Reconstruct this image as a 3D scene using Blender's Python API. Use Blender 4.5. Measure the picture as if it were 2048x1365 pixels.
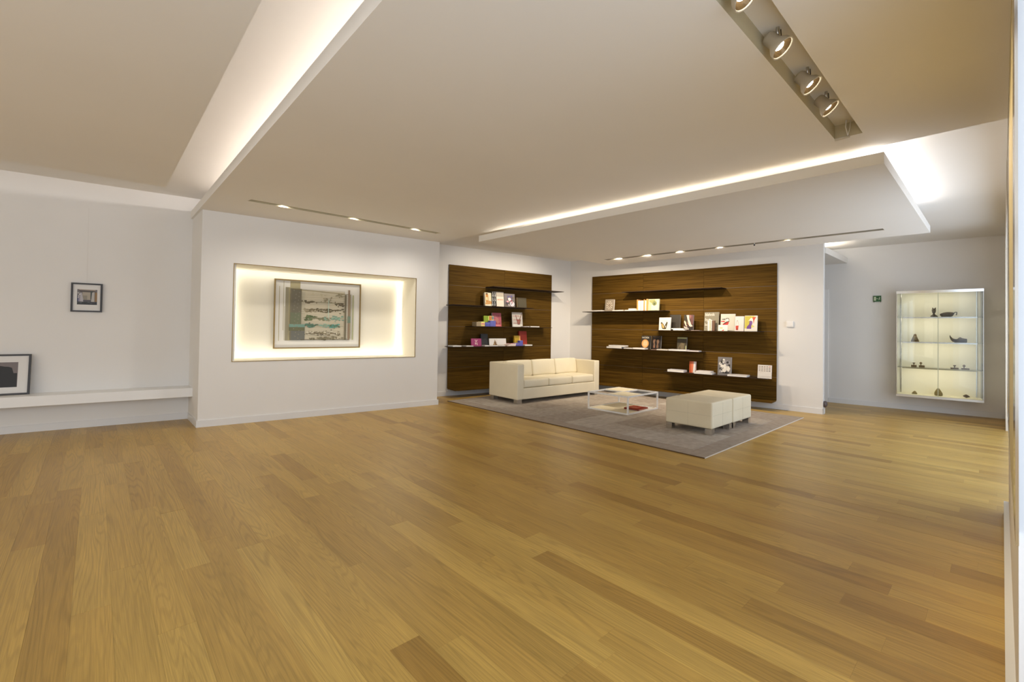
import bpy, bmesh, math, random
from mathutils import Vector, Matrix
from mathutils.geometry import tessellate_polygon
random.seed(7)
for o in list(bpy.data.objects): bpy.data.objects.remove(o)
SC = bpy.context.scene; COL = SC.collection
# ------------------------------------------------------------------ camera, world, light, exposure
cd = bpy.data.cameras.new('camera'); cam = bpy.data.objects.new('camera', cd); COL.objects.link(cam)
cd.sensor_width = 36; cd.lens = 903.39/2048*36; cd.shift_y = -37.8/2048; cd.clip_start = .01
R_ = (.735237, -.677654, .014570); D_ = (.021, .0013, -.99978); F_ = (.677, .736, .015)
r_ = Vector(R_).normalized(); f_ = Vector(F_); f_ = (f_ - f_.dot(r_)*r_).normalized(); u_ = r_.cross(f_)
cam.matrix_world = Matrix(((r_.x,u_.x,-f_.x,0),(r_.y,u_.y,-f_.y,0),(r_.z,u_.z,-f_.z,1.25),(0,0,0,1)))
SC.camera = cam
w = bpy.data.worlds.new('world'); SC.world = w; w.use_nodes = True
w.node_tree.nodes['Background'].inputs[0].default_value = (.72,.83,1,1); w.node_tree.nodes['Background'].inputs[1].default_value = 1.0
vs = SC.view_settings; vs.view_transform = 'Standard'; vs.look = 'None'; vs.gamma = 1; vs.use_curve_mapping = False; vs.exposure = 0.62
WARM = (1,.86,.64); COOL = (.80,.88,1); NEUT = (1,.93,.82)
def area(name, loc, dr, sx, sy, p, col=WARM, up='Z', spread=None):
    l = bpy.data.lights.new(name,'AREA'); l.shape='RECTANGLE'; l.size=sx; l.size_y=sy; l.energy=p; l.color=col
    if spread: l.spread = math.radians(spread)
    o = bpy.data.objects.new(name,l); COL.objects.link(o); o.location=loc
    d = Vector(dr).normalized(); x = Vector(up) if not isinstance(up,str) else Vector((0,0,1))
    # local X (size) runs along the vector given in up
    x = (x - x.dot(d)*d).normalized(); z = -d; y = z.cross(x)
    o.matrix_world = Matrix(((x.x,y.x,z.x,loc[0]),(x.y,y.y,z.y,loc[1]),(x.z,y.z,z.z,loc[2]),(0,0,0,1)))
    return o
def spot(name, loc, tgt, p, ang=50, blend=.6, col=WARM, r=.03):
    l = bpy.data.lights.new(name,'SPOT'); l.energy=p; l.color=col; l.spot_size=math.radians(ang); l.spot_blend=blend; l.shadow_soft_size=r
    o = bpy.data.objects.new(name,l); COL.objects.link(o); o.location=loc
    o.rotation_euler = (Vector(tgt)-Vector(loc)).to_track_quat('-Z','Y').to_euler(); return o
# daylight through the window wall on the near side of the room
area('window_daylight', (-1.55,-.42,1.35), (0,1,0), 6.7, 2.2, 46, (.80,.89,1), up=(1,0,0))
area('rear_fill', (-4.9,3.2,1.4), (1,0,0), 5.5, 2.2, 50, (1,.94,.82), up=(0,1,0))  # warm fill light added behind the camera for the faces turned towards it
area('window_daylight', (6.8,-.45,1.25), (0,1,0), 4.0, 2.3, 21, (.78,.88,1), up=(1,0,0))
# cove strips hidden on top of the ceiling panels
area('cove_strip_left', (1.75,2.65,2.775), (-1,0,.12), 7.5, .05, 60, (1,.93,.90), up=(0,1,0))
area('cove_strip_front', (4.42,2.85,2.61), (-.3,0,1), 4.3, .04, 17, (1,.92,.82), up=(-.045,1,0))
area('cove_strip_side', (5.6,.72,2.61), (0,-.45,1), 2.6, .04, 4.6, (.97,.96,1), up=(1,0,0))
area('cove_strip_passage', (8.9,2.10,2.64), (0,-.4,1), .8, .04, 4, NEUT, up=(1,0,0))
# ------------------------------------------------------------------ materials
MC = {}
def mat(rgb, rough=.6, metal=0, emit=0, spec=.5, name=None):
    k = (tuple(rgb), rough, metal, emit, spec)
    if k in MC: return MC[k]
    m = bpy.data.materials.new(name or 'paint'); m.use_nodes = True; b = m.node_tree.nodes['Principled BSDF']
    b.inputs['Base Color'].default_value = (*rgb,1); b.inputs['Roughness'].default_value = rough
    b.inputs['Metallic'].default_value = metal; b.inputs['Specular IOR Level'].default_value = spec
    if emit: b.inputs['Emission Color'].default_value = (*rgb,1); b.inputs['Emission Strength'].default_value = emit
    MC[k] = m; return m
def s2l(r,g,b): return tuple(((c/255)/12.92 if c/255<=.04045 else ((c/255+.055)/1.055)**2.4) for c in (r,g,b))
def N(nt, t, **kw):
    n = nt.nodes.new(t)
    for k,v in kw.items(): setattr(n,k,v)
    return n
def textured(name, c1, c2, scale, detail=3, rough=.6, bump=0, stretch=(1,1,1), bscale=None, metal=0, spec=.5):
    m = bpy.data.materials.new(name); m.use_nodes = True; nt = m.node_tree; b = nt.nodes['Principled BSDF']
    g = N(nt,'ShaderNodeNewGeometry'); mp = N(nt,'ShaderNodeMapping'); mp.inputs['Scale'].default_value = stretch
    nt.links.new(g.outputs['Position'], mp.inputs['Vector'])
    n = N(nt,'ShaderNodeTexNoise'); n.inputs['Scale'].default_value = scale; n.inputs['Detail'].default_value = detail
    nt.links.new(mp.outputs[0], n.inputs['Vector'])
    r = N(nt,'ShaderNodeMapRange'); r.inputs[1].default_value=.3; r.inputs[2].default_value=.7; nt.links.new(n.outputs['Fac'], r.inputs[0])
    mx = N(nt,'ShaderNodeMix', data_type='RGBA'); mx.inputs[6].default_value=(*c1,1); mx.inputs[7].default_value=(*c2,1)
    nt.links.new(r.outputs[0], mx.inputs[0]); nt.links.new(mx.outputs[2], b.inputs['Base Color'])
    b.inputs['Roughness'].default_value = rough; b.inputs['Metallic'].default_value = metal; b.inputs['Specular IOR Level'].default_value = spec
    if bump:
        n2 = N(nt,'ShaderNodeTexNoise'); n2.inputs['Scale'].default_value = bscale or scale*4; n2.inputs['Detail'].default_value = 4
        nt.links.new(mp.outputs[0], n2.inputs['Vector'])
        bp = N(nt,'ShaderNodeBump'); bp.inputs['Strength'].default_value = bump; bp.inputs['Distance'].default_value=.01
        nt.links.new(n2.outputs['Fac'], bp.inputs['Height']); nt.links.new(bp.outputs[0], b.inputs['Normal'])
    return m
PLASTER = textured('white_plaster', (.78,.757,.725), (.80,.777,.745), 1.4, rough=.75, bump=.03, bscale=60, spec=.25)
CEILM = textured('ceiling_paint', (.82,.79,.74), (.84,.81,.76), 1.1, rough=.8, bump=.02, bscale=50, spec=.2)
BASEM = mat((.76,.75,.74), .35, name='baseboard_lacquer')
def oak():
    m = bpy.data.materials.new('oak_plank'); m.use_nodes = True; nt = m.node_tree; L = nt.links.new; b = nt.nodes['Principled BSDF']
    g = N(nt,'ShaderNodeNewGeometry'); oi = N(nt,'ShaderNodeObjectInfo')
    ad = N(nt,'ShaderNodeMath',operation='ADD'); L(g.outputs['Random Per Island'],ad.inputs[0]); L(oi.outputs['Random'],ad.inputs[1])
    fr = N(nt,'ShaderNodeMath',operation='FRACT'); L(ad.outputs[0],fr.inputs[0])
    off = N(nt,'ShaderNodeVectorMath',operation='SCALE'); off.inputs[0].default_value=(13.7,31.1,7.3); L(fr.outputs[0],off.inputs['Scale'])
    av = N(nt,'ShaderNodeVectorMath',operation='ADD'); L(g.outputs['Position'],av.inputs[0]); L(off.outputs[0],av.inputs[1])
    # broad tone inside the board
    def noise(scale, st, det=3, dist=0):
        mp = N(nt,'ShaderNodeMapping'); mp.inputs['Scale'].default_value = st; L(av.outputs[0],mp.inputs['Vector'])
        n = N(nt,'ShaderNodeTexNoise'); n.inputs['Scale'].default_value=scale; n.inputs['Detail'].default_value=det; n.inputs['Distortion'].default_value=dist
        L(mp.outputs[0],n.inputs['Vector']); return n.outputs['Fac']
    fine = noise(1, (230,4.5,1), 5, .5)
    broad = noise(1, (7,.9,1), 3, .3)
    # cathedral growth rings: contour lines of a stretched noise
    fld = noise(1, (5.0,.26,1), 2, .35)
    mu = N(nt,'ShaderNodeMath',operation='MULTIPLY'); L(fld,mu.inputs[0]); mu.inputs[1].default_value = 240
    sn = N(nt,'ShaderNodeMath',operation='SINE'); L(mu.outputs[0],sn.inputs[0])
    rg = N(nt,'ShaderNodeMapRange'); rg.inputs[1].default_value=.1; rg.inputs[2].default_value=1; L(sn.outputs[0],rg.inputs[0])
    cr = N(nt,'ShaderNodeValToRGB'); e = cr.color_ramp.elements
    e[0].position=0; e[0].color=(*s2l(168,130,62),1); e[1].position=1; e[1].color=(*s2l(201,165,87),1)
    x = e.new(.18); x.color=(*s2l(183,146,74),1); x = e.new(.6); x.color=(*s2l(193,156,80),1)
    L(fr.outputs[0],cr.inputs[0])
    def mul(col, fac, lo, hi, a0=.3, a1=.7):
        mr = N(nt,'ShaderNodeMapRange'); mr.inputs[1].default_value=a0; mr.inputs[2].default_value=a1; mr.inputs[3].default_value=lo; mr.inputs[4].default_value=hi; L(fac,mr.inputs[0])
        v = N(nt,'ShaderNodeVectorMath',operation='SCALE'); L(col,v.inputs[0]); L(mr.outputs[0],v.inputs['Scale']); return v.outputs[0]
    c = mul(cr.outputs[0], fine, .80, 1.07); c = mul(c, broad, .88, 1.07)
    # ring strength differs from board to board
    st = N(nt,'ShaderNodeMath',operation='MULTIPLY'); L(rg.outputs[0],st.inputs[0]); L(noise(1,(3,.5,1),1),st.inputs[1])
    c = mul(c, st.outputs[0], 1.0, .80, 0, .75)
    L(c,b.inputs['Base Color'])
    b.inputs['Roughness'].default_value = .34; b.inputs['Specular IOR Level'].default_value=.36
    rr = N(nt,'ShaderNodeMapRange'); rr.inputs[3].default_value=.30; rr.inputs[4].default_value=.42; L(fine,rr.inputs[0]); L(rr.outputs[0],b.inputs['Roughness'])
    bp = N(nt,'ShaderNodeBump'); bp.inputs['Strength'].default_value=.12; bp.inputs['Distance'].default_value=.002; L(fine,bp.inputs['Height']); L(bp.outputs[0],b.inputs['Normal'])
    return m
OAK = oak()
def wenge():
    m = bpy.data.materials.new('dark_veneer'); m.use_nodes = True; nt = m.node_tree; L = nt.links.new; b = nt.nodes['Principled BSDF']
    g = N(nt,'ShaderNodeNewGeometry'); oi = N(nt,'ShaderNodeObjectInfo')
    off = N(nt,'ShaderNodeVectorMath',operation='SCALE'); off.inputs[0].default_value=(3,5,17); L(oi.outputs['Random'],off.inputs['Scale'])
    av = N(nt,'ShaderNodeVectorMath',operation='ADD'); L(g.outputs['Position'],av.inputs[0]); L(off.outputs[0],av.inputs[1])
    mp = N(nt,'ShaderNodeMapping'); mp.inputs['Scale'].default_value=(1.6,1.6,85); L(av.outputs[0],mp.inputs['Vector'])
    n = N(nt,'ShaderNodeTexNoise'); n.inputs['Scale'].default_value=1; n.inputs['Detail'].default_value=5; n.inputs['Distortion'].default_value=.6; L(mp.outputs[0],n.inputs['Vector'])
    mr = N(nt,'ShaderNodeMapRange'); mr.inputs[1].default_value=.35; mr.inputs[2].default_value=.66; L(n.outputs['Fac'],mr.inputs[0])
    mx = N(nt,'ShaderNodeMix',data_type='RGBA'); mx.inputs[6].default_value=(.062,.031,.004,1); mx.inputs[7].default_value=(.135,.071,.010,1)
    L(mr.outputs[0],mx.inputs[0]); L(mx.outputs[2],b.inputs['Base Color']); b.inputs['Roughness'].default_value=.6; b.inputs['Specular IOR Level'].default_value=.08
    return m
WENGE = wenge()
LEATHER = textured('cream_leather', s2l(232,222,196), s2l(226,215,188), 3, rough=.45, bump=.12, bscale=90, spec=.4)
CHROME = mat((.72,.70,.66), .12, 1, name='chrome'); BRUSHED = mat((.55,.53,.49), .3, 1, name='brushed_steel')
DARKMET = mat((.035,.020,.010), .6, 0, spec=.15, name='dark_bronze_metal')
WHITEL = mat((.86,.85,.83), .35, name='white_lacquer')
BLACKF = mat((.022,.017,.013), .4, name='black_wood')
GOLDF = mat((.30,.20,.07), .35, .7, name='bronze_metal')
CREAM = mat(s2l(236,226,196), .5, name='cream_laminate')
PAPER = mat((.80,.78,.75), .7, name='paper')
def glass():
    m = bpy.data.materials.new('clear_glass'); m.use_nodes = True; nt = m.node_tree; nt.nodes.clear()
    o = N(nt,'ShaderNodeOutputMaterial'); t = N(nt,'ShaderNodeBsdfTransparent'); t.inputs[0].default_value=(.96,.975,.95,1)
    g = N(nt,'ShaderNodeBsdfGlossy'); g.inputs['Roughness'].default_value=.02; f = N(nt,'ShaderNodeFresnel'); f.inputs[0].default_value=1.45
    x = N(nt,'ShaderNodeMixShader'); nt.links.new(f.outputs[0],x.inputs[0]); nt.links.new(t.outputs[0],x.inputs[1]); nt.links.new(g.outputs[0],x.inputs[2]); nt.links.new(x.outputs[0],o.inputs[0])
    return m
GLASS = glass()
# ------------------------------------------------------------------ helpers
def obj(name, bm, ms, parent=None, loc=None, smooth=False):
    me = bpy.data.meshes.new(name); bm.normal_update(); bm.to_mesh(me); bm.free()
    for m in (ms if isinstance(ms,(list,tuple)) else [ms]): me.materials.append(m)
    if smooth:
        for p in me.polygons: p.use_smooth = True
    o = bpy.data.objects.new(name, me); COL.objects.link(o)
    if parent is not None: o.parent = parent
    if loc is not None: o.location = loc
    return o
def tag(o, label, cat, group=None):
    o['label']=label; o['category']=cat
    if group: o['group']=group
    return o
def struct(o): o['kind']='structure'; return o
def thing(name, label, cat, loc=(0,0,0), rz=0, group=None, lean=0):
    o = bpy.data.objects.new(name,None); COL.objects.link(o); o.location=loc; o.rotation_euler=(lean,0,rz); o.empty_display_size=.1
    return tag(o,label,cat,group)
def box(bm, x0,x1,y0,y1,z0,z1, mi=0):
    v = [bm.verts.new(p) for p in ((x0,y0,z0),(x1,y0,z0),(x1,y1,z0),(x0,y1,z0),(x0,y0,z1),(x1,y0,z1),(x1,y1,z1),(x0,y1,z1))]
    for f in ((3,2,1,0),(4,5,6,7),(0,1,5,4),(1,2,6,5),(2,3,7,6),(3,0,4,7)):
        bm.faces.new([v[i] for i in f]).material_index = mi
def B(*a, mi=0):
    bm = bmesh.new(); box(bm,*a,mi=mi); return bm
def bbox(name, a, m, parent=None, bev=0, seg=2):
    bm = B(*a)
    if bev: bmesh.ops.bevel(bm, geom=bm.edges[:], offset=bev, segments=seg, affect='EDGES', profile=.5)
    return obj(name, bm, m, parent, smooth=False)
def prism(bm, poly, z0, z1, mi=0):
    lo = [bm.verts.new((x,y,z0)) for x,y in poly]; hi = [bm.verts.new((x,y,z1)) for x,y in poly]; n=len(poly)
    bm.faces.new(lo[::-1]).material_index=mi; bm.faces.new(hi).material_index=mi
    for i in range(n): bm.faces.new((lo[i],lo[(i+1)%n],hi[(i+1)%n],hi[i])).material_index=mi
def slab(name, outer, holes, z0, z1, depth, m, m2=None):
    bm = bmesh.new(); loops = [[Vector((x,y,z0)) for x,y in l] for l in [outer]+holes]
    vs_ = [bm.verts.new(p) for l in loops for p in l]
    for t in tessellate_polygon(loops): bm.faces.new([vs_[i] for i in t])
    def wall(poly, a, b, mi=0):
        n=len(poly)
        for i in range(n):
            p,q = poly[i],poly[(i+1)%n]
            bm.faces.new([bm.verts.new(c) for c in ((*p,a),(*q,a),(*q,b),(*p,b))]).material_index=mi
    wall(outer,z0,z1)
    bm.faces.new([bm.verts.new((*p,z1)) for p in outer])
    for h in holes:
        wall(h,z0,z0+depth,1); bm.faces.new([bm.verts.new((*p,z0+depth)) for p in h]).material_index=1
    return struct(obj(name,bm,[m,m2 or m]))
class Frame:                                   # a wall frame: s along the wall, o out into the room, z up
    def __init__(s,p,q):
        s.p=Vector(p); d=Vector(q)-s.p; s.L=d.length; s.d=d.normalized(); s.n=Vector((s.d.y,-s.d.x)); s.rz=math.atan2(s.d.y,s.d.x)
    def pt(s,a,o,z=0): v=s.p+s.d*a+s.n*o; return (v.x,v.y,z)
FA = Frame((.930,6.603),(4.111,6.238)); FB = Frame((4.593,6.958),(7.80,6.55)); FC = Frame((7.80,6.55),(8.28,1.878))
FD = Frame((9.85,2.15),(10.098,-.024)); FL = Frame((-.76,7.505),(.923,7.307))
def place(o, F, s, off, z=0): o.location = F.pt(s,off,z); o.rotation_euler = (0,0,F.rz); return o
# in a placed frame: local x = s, local y = into the wall (negative = towards the room)
def rbox(hx,hy,hz,r,crown=0,cz=0,cut=4,front=0):
    def ax(h):
        l=[-h,-h+.3*r,-h+.65*r,-h+r]; m=[-h+r+(2*h-2*r)*k/(cut) for k in range(1,cut)]
        return l+m+[-v for v in l[::-1]]
    X,Y,Z=ax(hx),ax(hy),ax(hz); bm=bmesh.new(); cache={}
    def V(x,y,z):
        k=(round(x,6),round(y,6),round(z,6))
        if k in cache: return cache[k]
        i=Vector((max(-hx+r,min(hx-r,x)),max(-hy+r,min(hy-r,y)),max(-hz+r,min(hz-r,z)))); d=Vector((x,y,z))-i
        # every axis at its face plane counts fully
        p = i + (d.normalized()*r if d.length>1e-9 else d)
        fx=1-(x/hx)**2; fy=1-(y/hy)**2; fz=1-(z/hz)**2
        p.z += (crown*fx*fy if z>0 else 0); p.y -= (front*fx*fz if y<0 else 0)
        cache[k]=bm.verts.new(p+Vector((0,0,cz))); return cache[k]
    def face(A,Bq,f):
        for i in range(len(A)-1):
            for j in range(len(Bq)-1):
                q=[f(A[i],Bq[j]),f(A[i+1],Bq[j]),f(A[i+1],Bq[j+1]),f(A[i],Bq[j+1])]
                try: bm.faces.new(q)
                except ValueError: pass
    face(X,Y,lambda a,b:V(a,b,hz)); face(X,Y,lambda a,b:V(a,b,-hz)); face(X,Z,lambda a,b:V(a,-hy,b)); face(X,Z,lambda a,b:V(a,hy,b)); face(Y,Z,lambda a,b:V(-hx,a,b)); face(Y,Z,lambda a,b:V(hx,a,b))
    bmesh.ops.recalc_face_normals(bm,faces=bm.faces[:]); return bm
def soft(name,x0,x1,y0,y1,z0,z1,r,m,parent,crown=0,front=0):
    bm=rbox((x1-x0)/2,(y1-y0)/2,(z1-z0)/2,r,crown,0,4,front)
    o=obj(name,bm,m,parent,smooth=True); o.location=((x0+x1)/2,(y0+y1)/2,(z0+z1)/2); return o
def tube(bm,pts,r,n=8,mi=0):
    rings=[]; P=[Vector(p) for p in pts]
    for i,p in enumerate(P):
        t=(P[min(i+1,len(P)-1)]-P[max(i-1,0)]).normalized(); a=t.orthogonal().normalized()
        if rings and abs(t.dot(la))<.99: a=(la-la.dot(t)*t).normalized()
        la=a; b=t.cross(a); rings.append([bm.verts.new(p+(a*math.cos(6.2832*k/n)+b*math.sin(6.2832*k/n))*r) for k in range(n)])
    for i in range(len(rings)-1):
        for k in range(n): bm.faces.new((rings[i][k],rings[i][(k+1)%n],rings[i+1][(k+1)%n],rings[i+1][k])).material_index=mi
    bm.faces.new(rings[0][::-1]).material_index=mi; bm.faces.new(rings[-1]).material_index=mi
def lathe(bm,prof,n=20,mi=0,cap=True):
    rings=[[bm.verts.new((r*math.cos(6.2832*k/n),r*math.sin(6.2832*k/n),z)) for k in range(n)] for r,z in prof]
    for i in range(len(rings)-1):
        for k in range(n): bm.faces.new((rings[i][k],rings[i][(k+1)%n],rings[i+1][(k+1)%n],rings[i+1][k])).material_index=mi
    if cap: bm.faces.new(rings[0][::-1]).material_index=mi; bm.faces.new(rings[-1]).material_index=mi
def loft(bm, st, n=12, mi=0):                  # st: (x, zlow, zhigh, halfwidth) rounded sections along x
    rings=[]
    for x,a,b,hw in st:
        c=(a+b)/2; h=(b-a)/2
        rings.append([bm.verts.new((x, hw*math.copysign(abs(math.cos(t))**.8,math.cos(t)), c+h*math.copysign(abs(math.sin(t))**.8,math.sin(t)))) for t in (6.2832*k/n for k in range(n))])
    for i in range(len(rings)-1):
        for k in range(n): bm.faces.new((rings[i][k],rings[i][(k+1)%n],rings[i+1][(k+1)%n],rings[i+1][k])).material_index=mi
    bm.faces.new(rings[0][::-1]); bm.faces.new(rings[-1])
def text(name, s, size, m, parent, loc, w=None):   # upright lettering facing local -y
    c=bpy.data.curves.new(name,'FONT'); c.body=s; c.size=size; c.extrude=.0003; c.align_x='LEFT'
    t=bpy.data.objects.new('tmp',c); COL.objects.link(t); dg=bpy.context.evaluated_depsgraph_get(); me=bpy.data.meshes.new_from_object(t.evaluated_get(dg)); bpy.data.objects.remove(t)
    if w and len(me.vertices):
        xs=[v.co.x for v in me.vertices]; k=w/(max(xs)-min(xs))
        for v in me.vertices: v.co.x=(v.co.x-min(xs))*k
    me.name=name; me.materials.clear(); me.materials.append(m); o=bpy.data.objects.new(name,me); COL.objects.link(o); o.parent=parent; o.location=loc; o.rotation_euler=(math.pi/2,0,0); return o
# ------------------------------------------------------------------ setting: floor and planks
FLOORP = [(-5,-.4),(10.2,-.4),(10.2,4.6),(8.5,4.6),(8.5,7.0),(4.2,7.1),(.95,7.45),(-5,8.0)]
fb = bmesh.new(); prism(fb, FLOORP, -.06, -.006); floor = struct(obj('floor', fb, mat((.22,.15,.06),.8,name='plank_joint')))
rear = bmesh.new(); prism(rear,[(-5,-.4),(-1.2275,-.4),(-1.2275,7.6),(-5,8.0)],-.006,0); ro = obj('plank',rear,OAK,floor); ro['kind']='stuff'
PW=.1305; X0=.078
JO=[(0.217,0.345,2.30),(0.090,0.212,3.04),(0.352,0.471,2.82),(0.618,0.738,2.89),(-0.052,0.078,4.02),(0.087,0.213,4.67),(0.219,0.346,3.93),(0.486,0.606,3.12),(-0.454,-0.327,4.77),(0.478,0.597,4.74),(1.150,1.256,2.10),(1.410,1.536,2.61),(1.268,1.391,2.29),(2.059,2.177,2.35),(1.930,2.053,1.93),(0.891,1.014,1.605),(1.445,1.557,1.02),(1.819,1.925,1.74),(3.628,3.701,1.10),(4.253,4.348,0.76),(3.895,3.970,0.57),(3.062,3.170,0.92),(2.943,3.048,0.555),(2.401,2.491,0.738),(2.536,2.656,0.514),(2.125,2.212,0.80),(2.272,2.397,0.325),(2.679,2.823,0.23),(2.809,2.919,0.373),(4.027,4.121,0.167),(3.394,3.480,0.188),(2.019,2.125,0.376),(3.694,3.784,1.52)]
J={}
for a,b,y in JO: J.setdefault(round(((a+b)/2-X0)/PW-.5),[]).append(y)
pl=[]
for c in range(-10,78):
    x0=X0+c*PW; xm=x0+PW/2
    ymax = 7.6 if xm<.93 else (6.62-.115*(xm-.93) if xm<4.12 else (7.02-.13*(xm-4.5) if xm<7.9 else (1.86 if xm<8.28 and False else 4.6)))
    if 7.85<xm<8.3: ymax=6.5-(xm-7.8)*9.6
    js=sorted(J.get(c,[])); y=-.4; cuts=[-.4]
    if js: seq=js[:]
    else: seq=[random.uniform(.0,1.6)]
    for j in seq:
        while j-cuts[-1]>2.5: cuts.append(cuts[-1]+random.uniform(1.1,1.9))
        if j-cuts[-1]>.12: cuts.append(j)
    while cuts[-1]<ymax-.3: cuts.append(cuts[-1]+random.choice((.75,1.0,1.3,1.6,1.9,2.3))*random.uniform(.9,1.1))
    cuts[-1]=max(cuts[-1],ymax); cuts=[min(v,ymax) for v in cuts]
    for a,b in zip(cuts,cuts[1:]):
        if b-a>.02: pl.append((x0,a,b))
def vis(p):
    x,a,b=p; best=1e9
    for k in range(9):
        y=a+(b-a)*k/8; d=.677*x+.736*y; s=.735*x-.677*y
        if d>.35 and abs(s/d)<1.16 and 1.25/d<.80: best=min(best,math.hypot(x,y))
    return best
pl.sort(key=vis)
um = bmesh.new(); box(um,0,1,0,1,0,1)
g=.0004
pm = bpy.data.meshes.new('plank'); um.to_mesh(pm); um.free(); pm.materials.append(OAK)
rest=bmesh.new()
for i,(x,a,b) in enumerate(pl):
    if i<292 and vis((x,a,b))<1e8:
        o=bpy.data.objects.new('plank',pm); COL.objects.link(o); o.parent=floor; o.location=(x+g/2,a+g/2,-.006); o.scale=(PW-g,b-a-g,.006+random.uniform(-.0003,.0003))
    else: box(rest,x+g/2,x+PW-g/2,a+g/2,b-g/2,-.006,0)
ro=obj('plank',rest,OAK,floor); ro['kind']='stuff'
# ------------------------------------------------------------------ walls
def wallbox(name,F,s0,s1,z0,z1,t,m=PLASTER,off=0):
    bm=B(s0,s1,-off,t-off,z0,z1); return struct(place(obj(name,bm,m),F,0,0))
H=3.0
wl=wallbox('wall_left',FL,-4.4,3.6,0,H,.15)
NZ0,NZ1,NS0,NS1,ND=.790,2.022,.344,2.800,.60
def wall_center():
    bm=bmesh.new(); L=FA.L
    out=[Vector((0,0,0)),Vector((L,0,0)),Vector((L,0,2.66)),Vector((0,0,2.66))]; ho=[Vector((NS0,0,NZ0)),Vector((NS1,0,NZ0)),Vector((NS1,0,NZ1)),Vector((NS0,0,NZ1))]
    v=[bm.verts.new(p) for p in out+ho]
    for t in tessellate_polygon([[Vector((p.x,p.z,0)) for p in out],[Vector((p.x,p.z,0)) for p in ho]]): bm.faces.new([v[i] for i in t])
    q=lambda *p: bm.faces.new([bm.verts.new(c) for c in p])
    q((0,0,0),(0,.75,0),(0,.75,2.66),(0,0,2.66)); q((L,0,0),(L,.9,0),(L,.9,2.66),(L,0,2.66)); q((0,0,2.66),(L,0,2.66),(L,.9,2.66),(0,.75,2.66)); q((0,.75,0),(L,.9,0),(L,.9,2.66),(0,.75,2.66))
    bmesh.ops.recalc_face_normals(bm,faces=bm.faces[:])
    return struct(place(obj('wall_center',bm,PLASTER),FA,0,0))
wa=wall_center()
bm=bmesh.new(); prism(bm,[(.929,6.603),(.921,7.45),(1.3,7.45),(1.3,6.60)],0,2.66); struct(obj('wall_return',bm,PLASTER))
bm=bmesh.new(); q=lambda *p: bm.faces.new([bm.verts.new(c) for c in p])
q((NS0,0,NZ0),(NS1,0,NZ0),(NS1,ND,NZ0),(NS0,ND,NZ0)); q((NS0,0,NZ1),(NS1,0,NZ1),(NS1,ND,NZ1),(NS0,ND,NZ1)); q((NS0,0,NZ0),(NS0,ND,NZ0),(NS0,ND,NZ1),(NS0,0,NZ1)); q((NS1,0,NZ0),(NS1,ND,NZ0),(NS1,ND,NZ1),(NS1,0,NZ1)); q((NS0,ND,NZ0),(NS1,ND,NZ0),(NS1,ND,NZ1),(NS0,ND,NZ1))
obj('niche_lining',bm,mat(s2l(238,232,216),.6,name='niche_paint'),wa)
bm=bmesh.new(); e=.008
for a in ((NS0-e,NS1+e,-.004,.01,NZ0-e,NZ0),(NS0-e,NS1+e,-.004,.01,NZ1,NZ1+e),(NS0-e,NS0,-.004,.01,NZ0,NZ1),(NS1,NS1+e,-.004,.01,NZ0,NZ1)): box(bm,*a)
struct(place(obj('trim_1',bm,GOLDF),FA,0,0))
wb=wallbox('wall_back',FB,-.6,FB.L+.1,0,H,.15); wc=wallbox('wall_right',FC,-.05,FC.L,0,H,.15); wd=wallbox('wall_far',FD,-2.4,2.35,0,H,.15)
struct(bbox('wall_passage',(8.3,10.0,4.45,4.6,0,H),PLASTER))
BEI=mat((.74,.68,.58),.7,name='beige_plaster')
struct(bbox('wall_near',(1.93,4.75,-.36,-.030,0,2.66),BEI)); struct(bbox('wall_near',(8.85,10.2,-.36,-.030,0,2.66),BEI)); struct(bbox('wall_near',(4.75,8.85,-.36,-.030,2.4,2.66),BEI))
struct(bbox('wall_near',(4.2,10.2,-.36,-.031,2.66,H),PLASTER))
struct(bbox('wall_behind',(-5.15,-5,-.5,8.2,0,H),PLASTER)); struct(bbox('wall_near',(-5,1.93,-.5,-.44,0,.25),PLASTER)); struct(bbox('wall_near',(-5,1.93,-.5,-.44,2.5,H),PLASTER))
for k in range(4):
    wx=-5+k*1.48; wn=bmesh.new()
    for a in ((wx,wx+.06,-.44,-.38,.25,2.5),(wx+1.42,wx+1.48,-.44,-.38,.25,2.5),(wx+.06,wx+1.42,-.44,-.38,.25,.31),(wx+.06,wx+1.42,-.44,-.38,2.44,2.5)): box(wn,*a)
    struct(obj('window_%d'%(k+1),wn,WHITEL))
struct(bbox('trim_2',(1.915,1.93,-.36,-.0305,0,2.66),mat((.80,.80,.80),.5,name='white_jamb')))
# baseboards
def baseb(name,F,s0,s1,h=.082,t=.013): 
    bm=B(s0,s1,-t,0,0,h); return struct(place(obj(name,bm,BASEM),F,0,0))
baseb('baseboard_left',FL,-4.3,1.69); baseb('baseboard_center',FA,-.013,FA.L+.02); baseb('baseboard_back',FB,-.55,FB.L-.014); baseb('baseboard_right',FC,.0,FC.L+.01,h=.085); baseb('baseboard_far',FD,0,2.17,h=.085)
struct(bbox('baseboard_return',(.917-.002,.929,6.60,7.31,0,.082),BASEM))
struct(place(obj('baseboard_end',B(FC.L,FC.L+.012,-.013,.15,0,.085),BASEM),FC,0,0))
struct(bbox('baseboard_near',(1.94,4.74,-.030,-.006,0,.085),BASEM))
# ledge along the left wall
bm=B(-4.2,1.735,-.315,0,.327,.440); bmesh.ops.bevel(bm,geom=[e_ for e_ in bm.edges],offset=.003,segments=1,affect='EDGES')
lg=place(obj('wall_ledge',bm,WHITEL),FL,0,0); tag(lg,'long white box ledge fixed low along the left wall','ledge')
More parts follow.
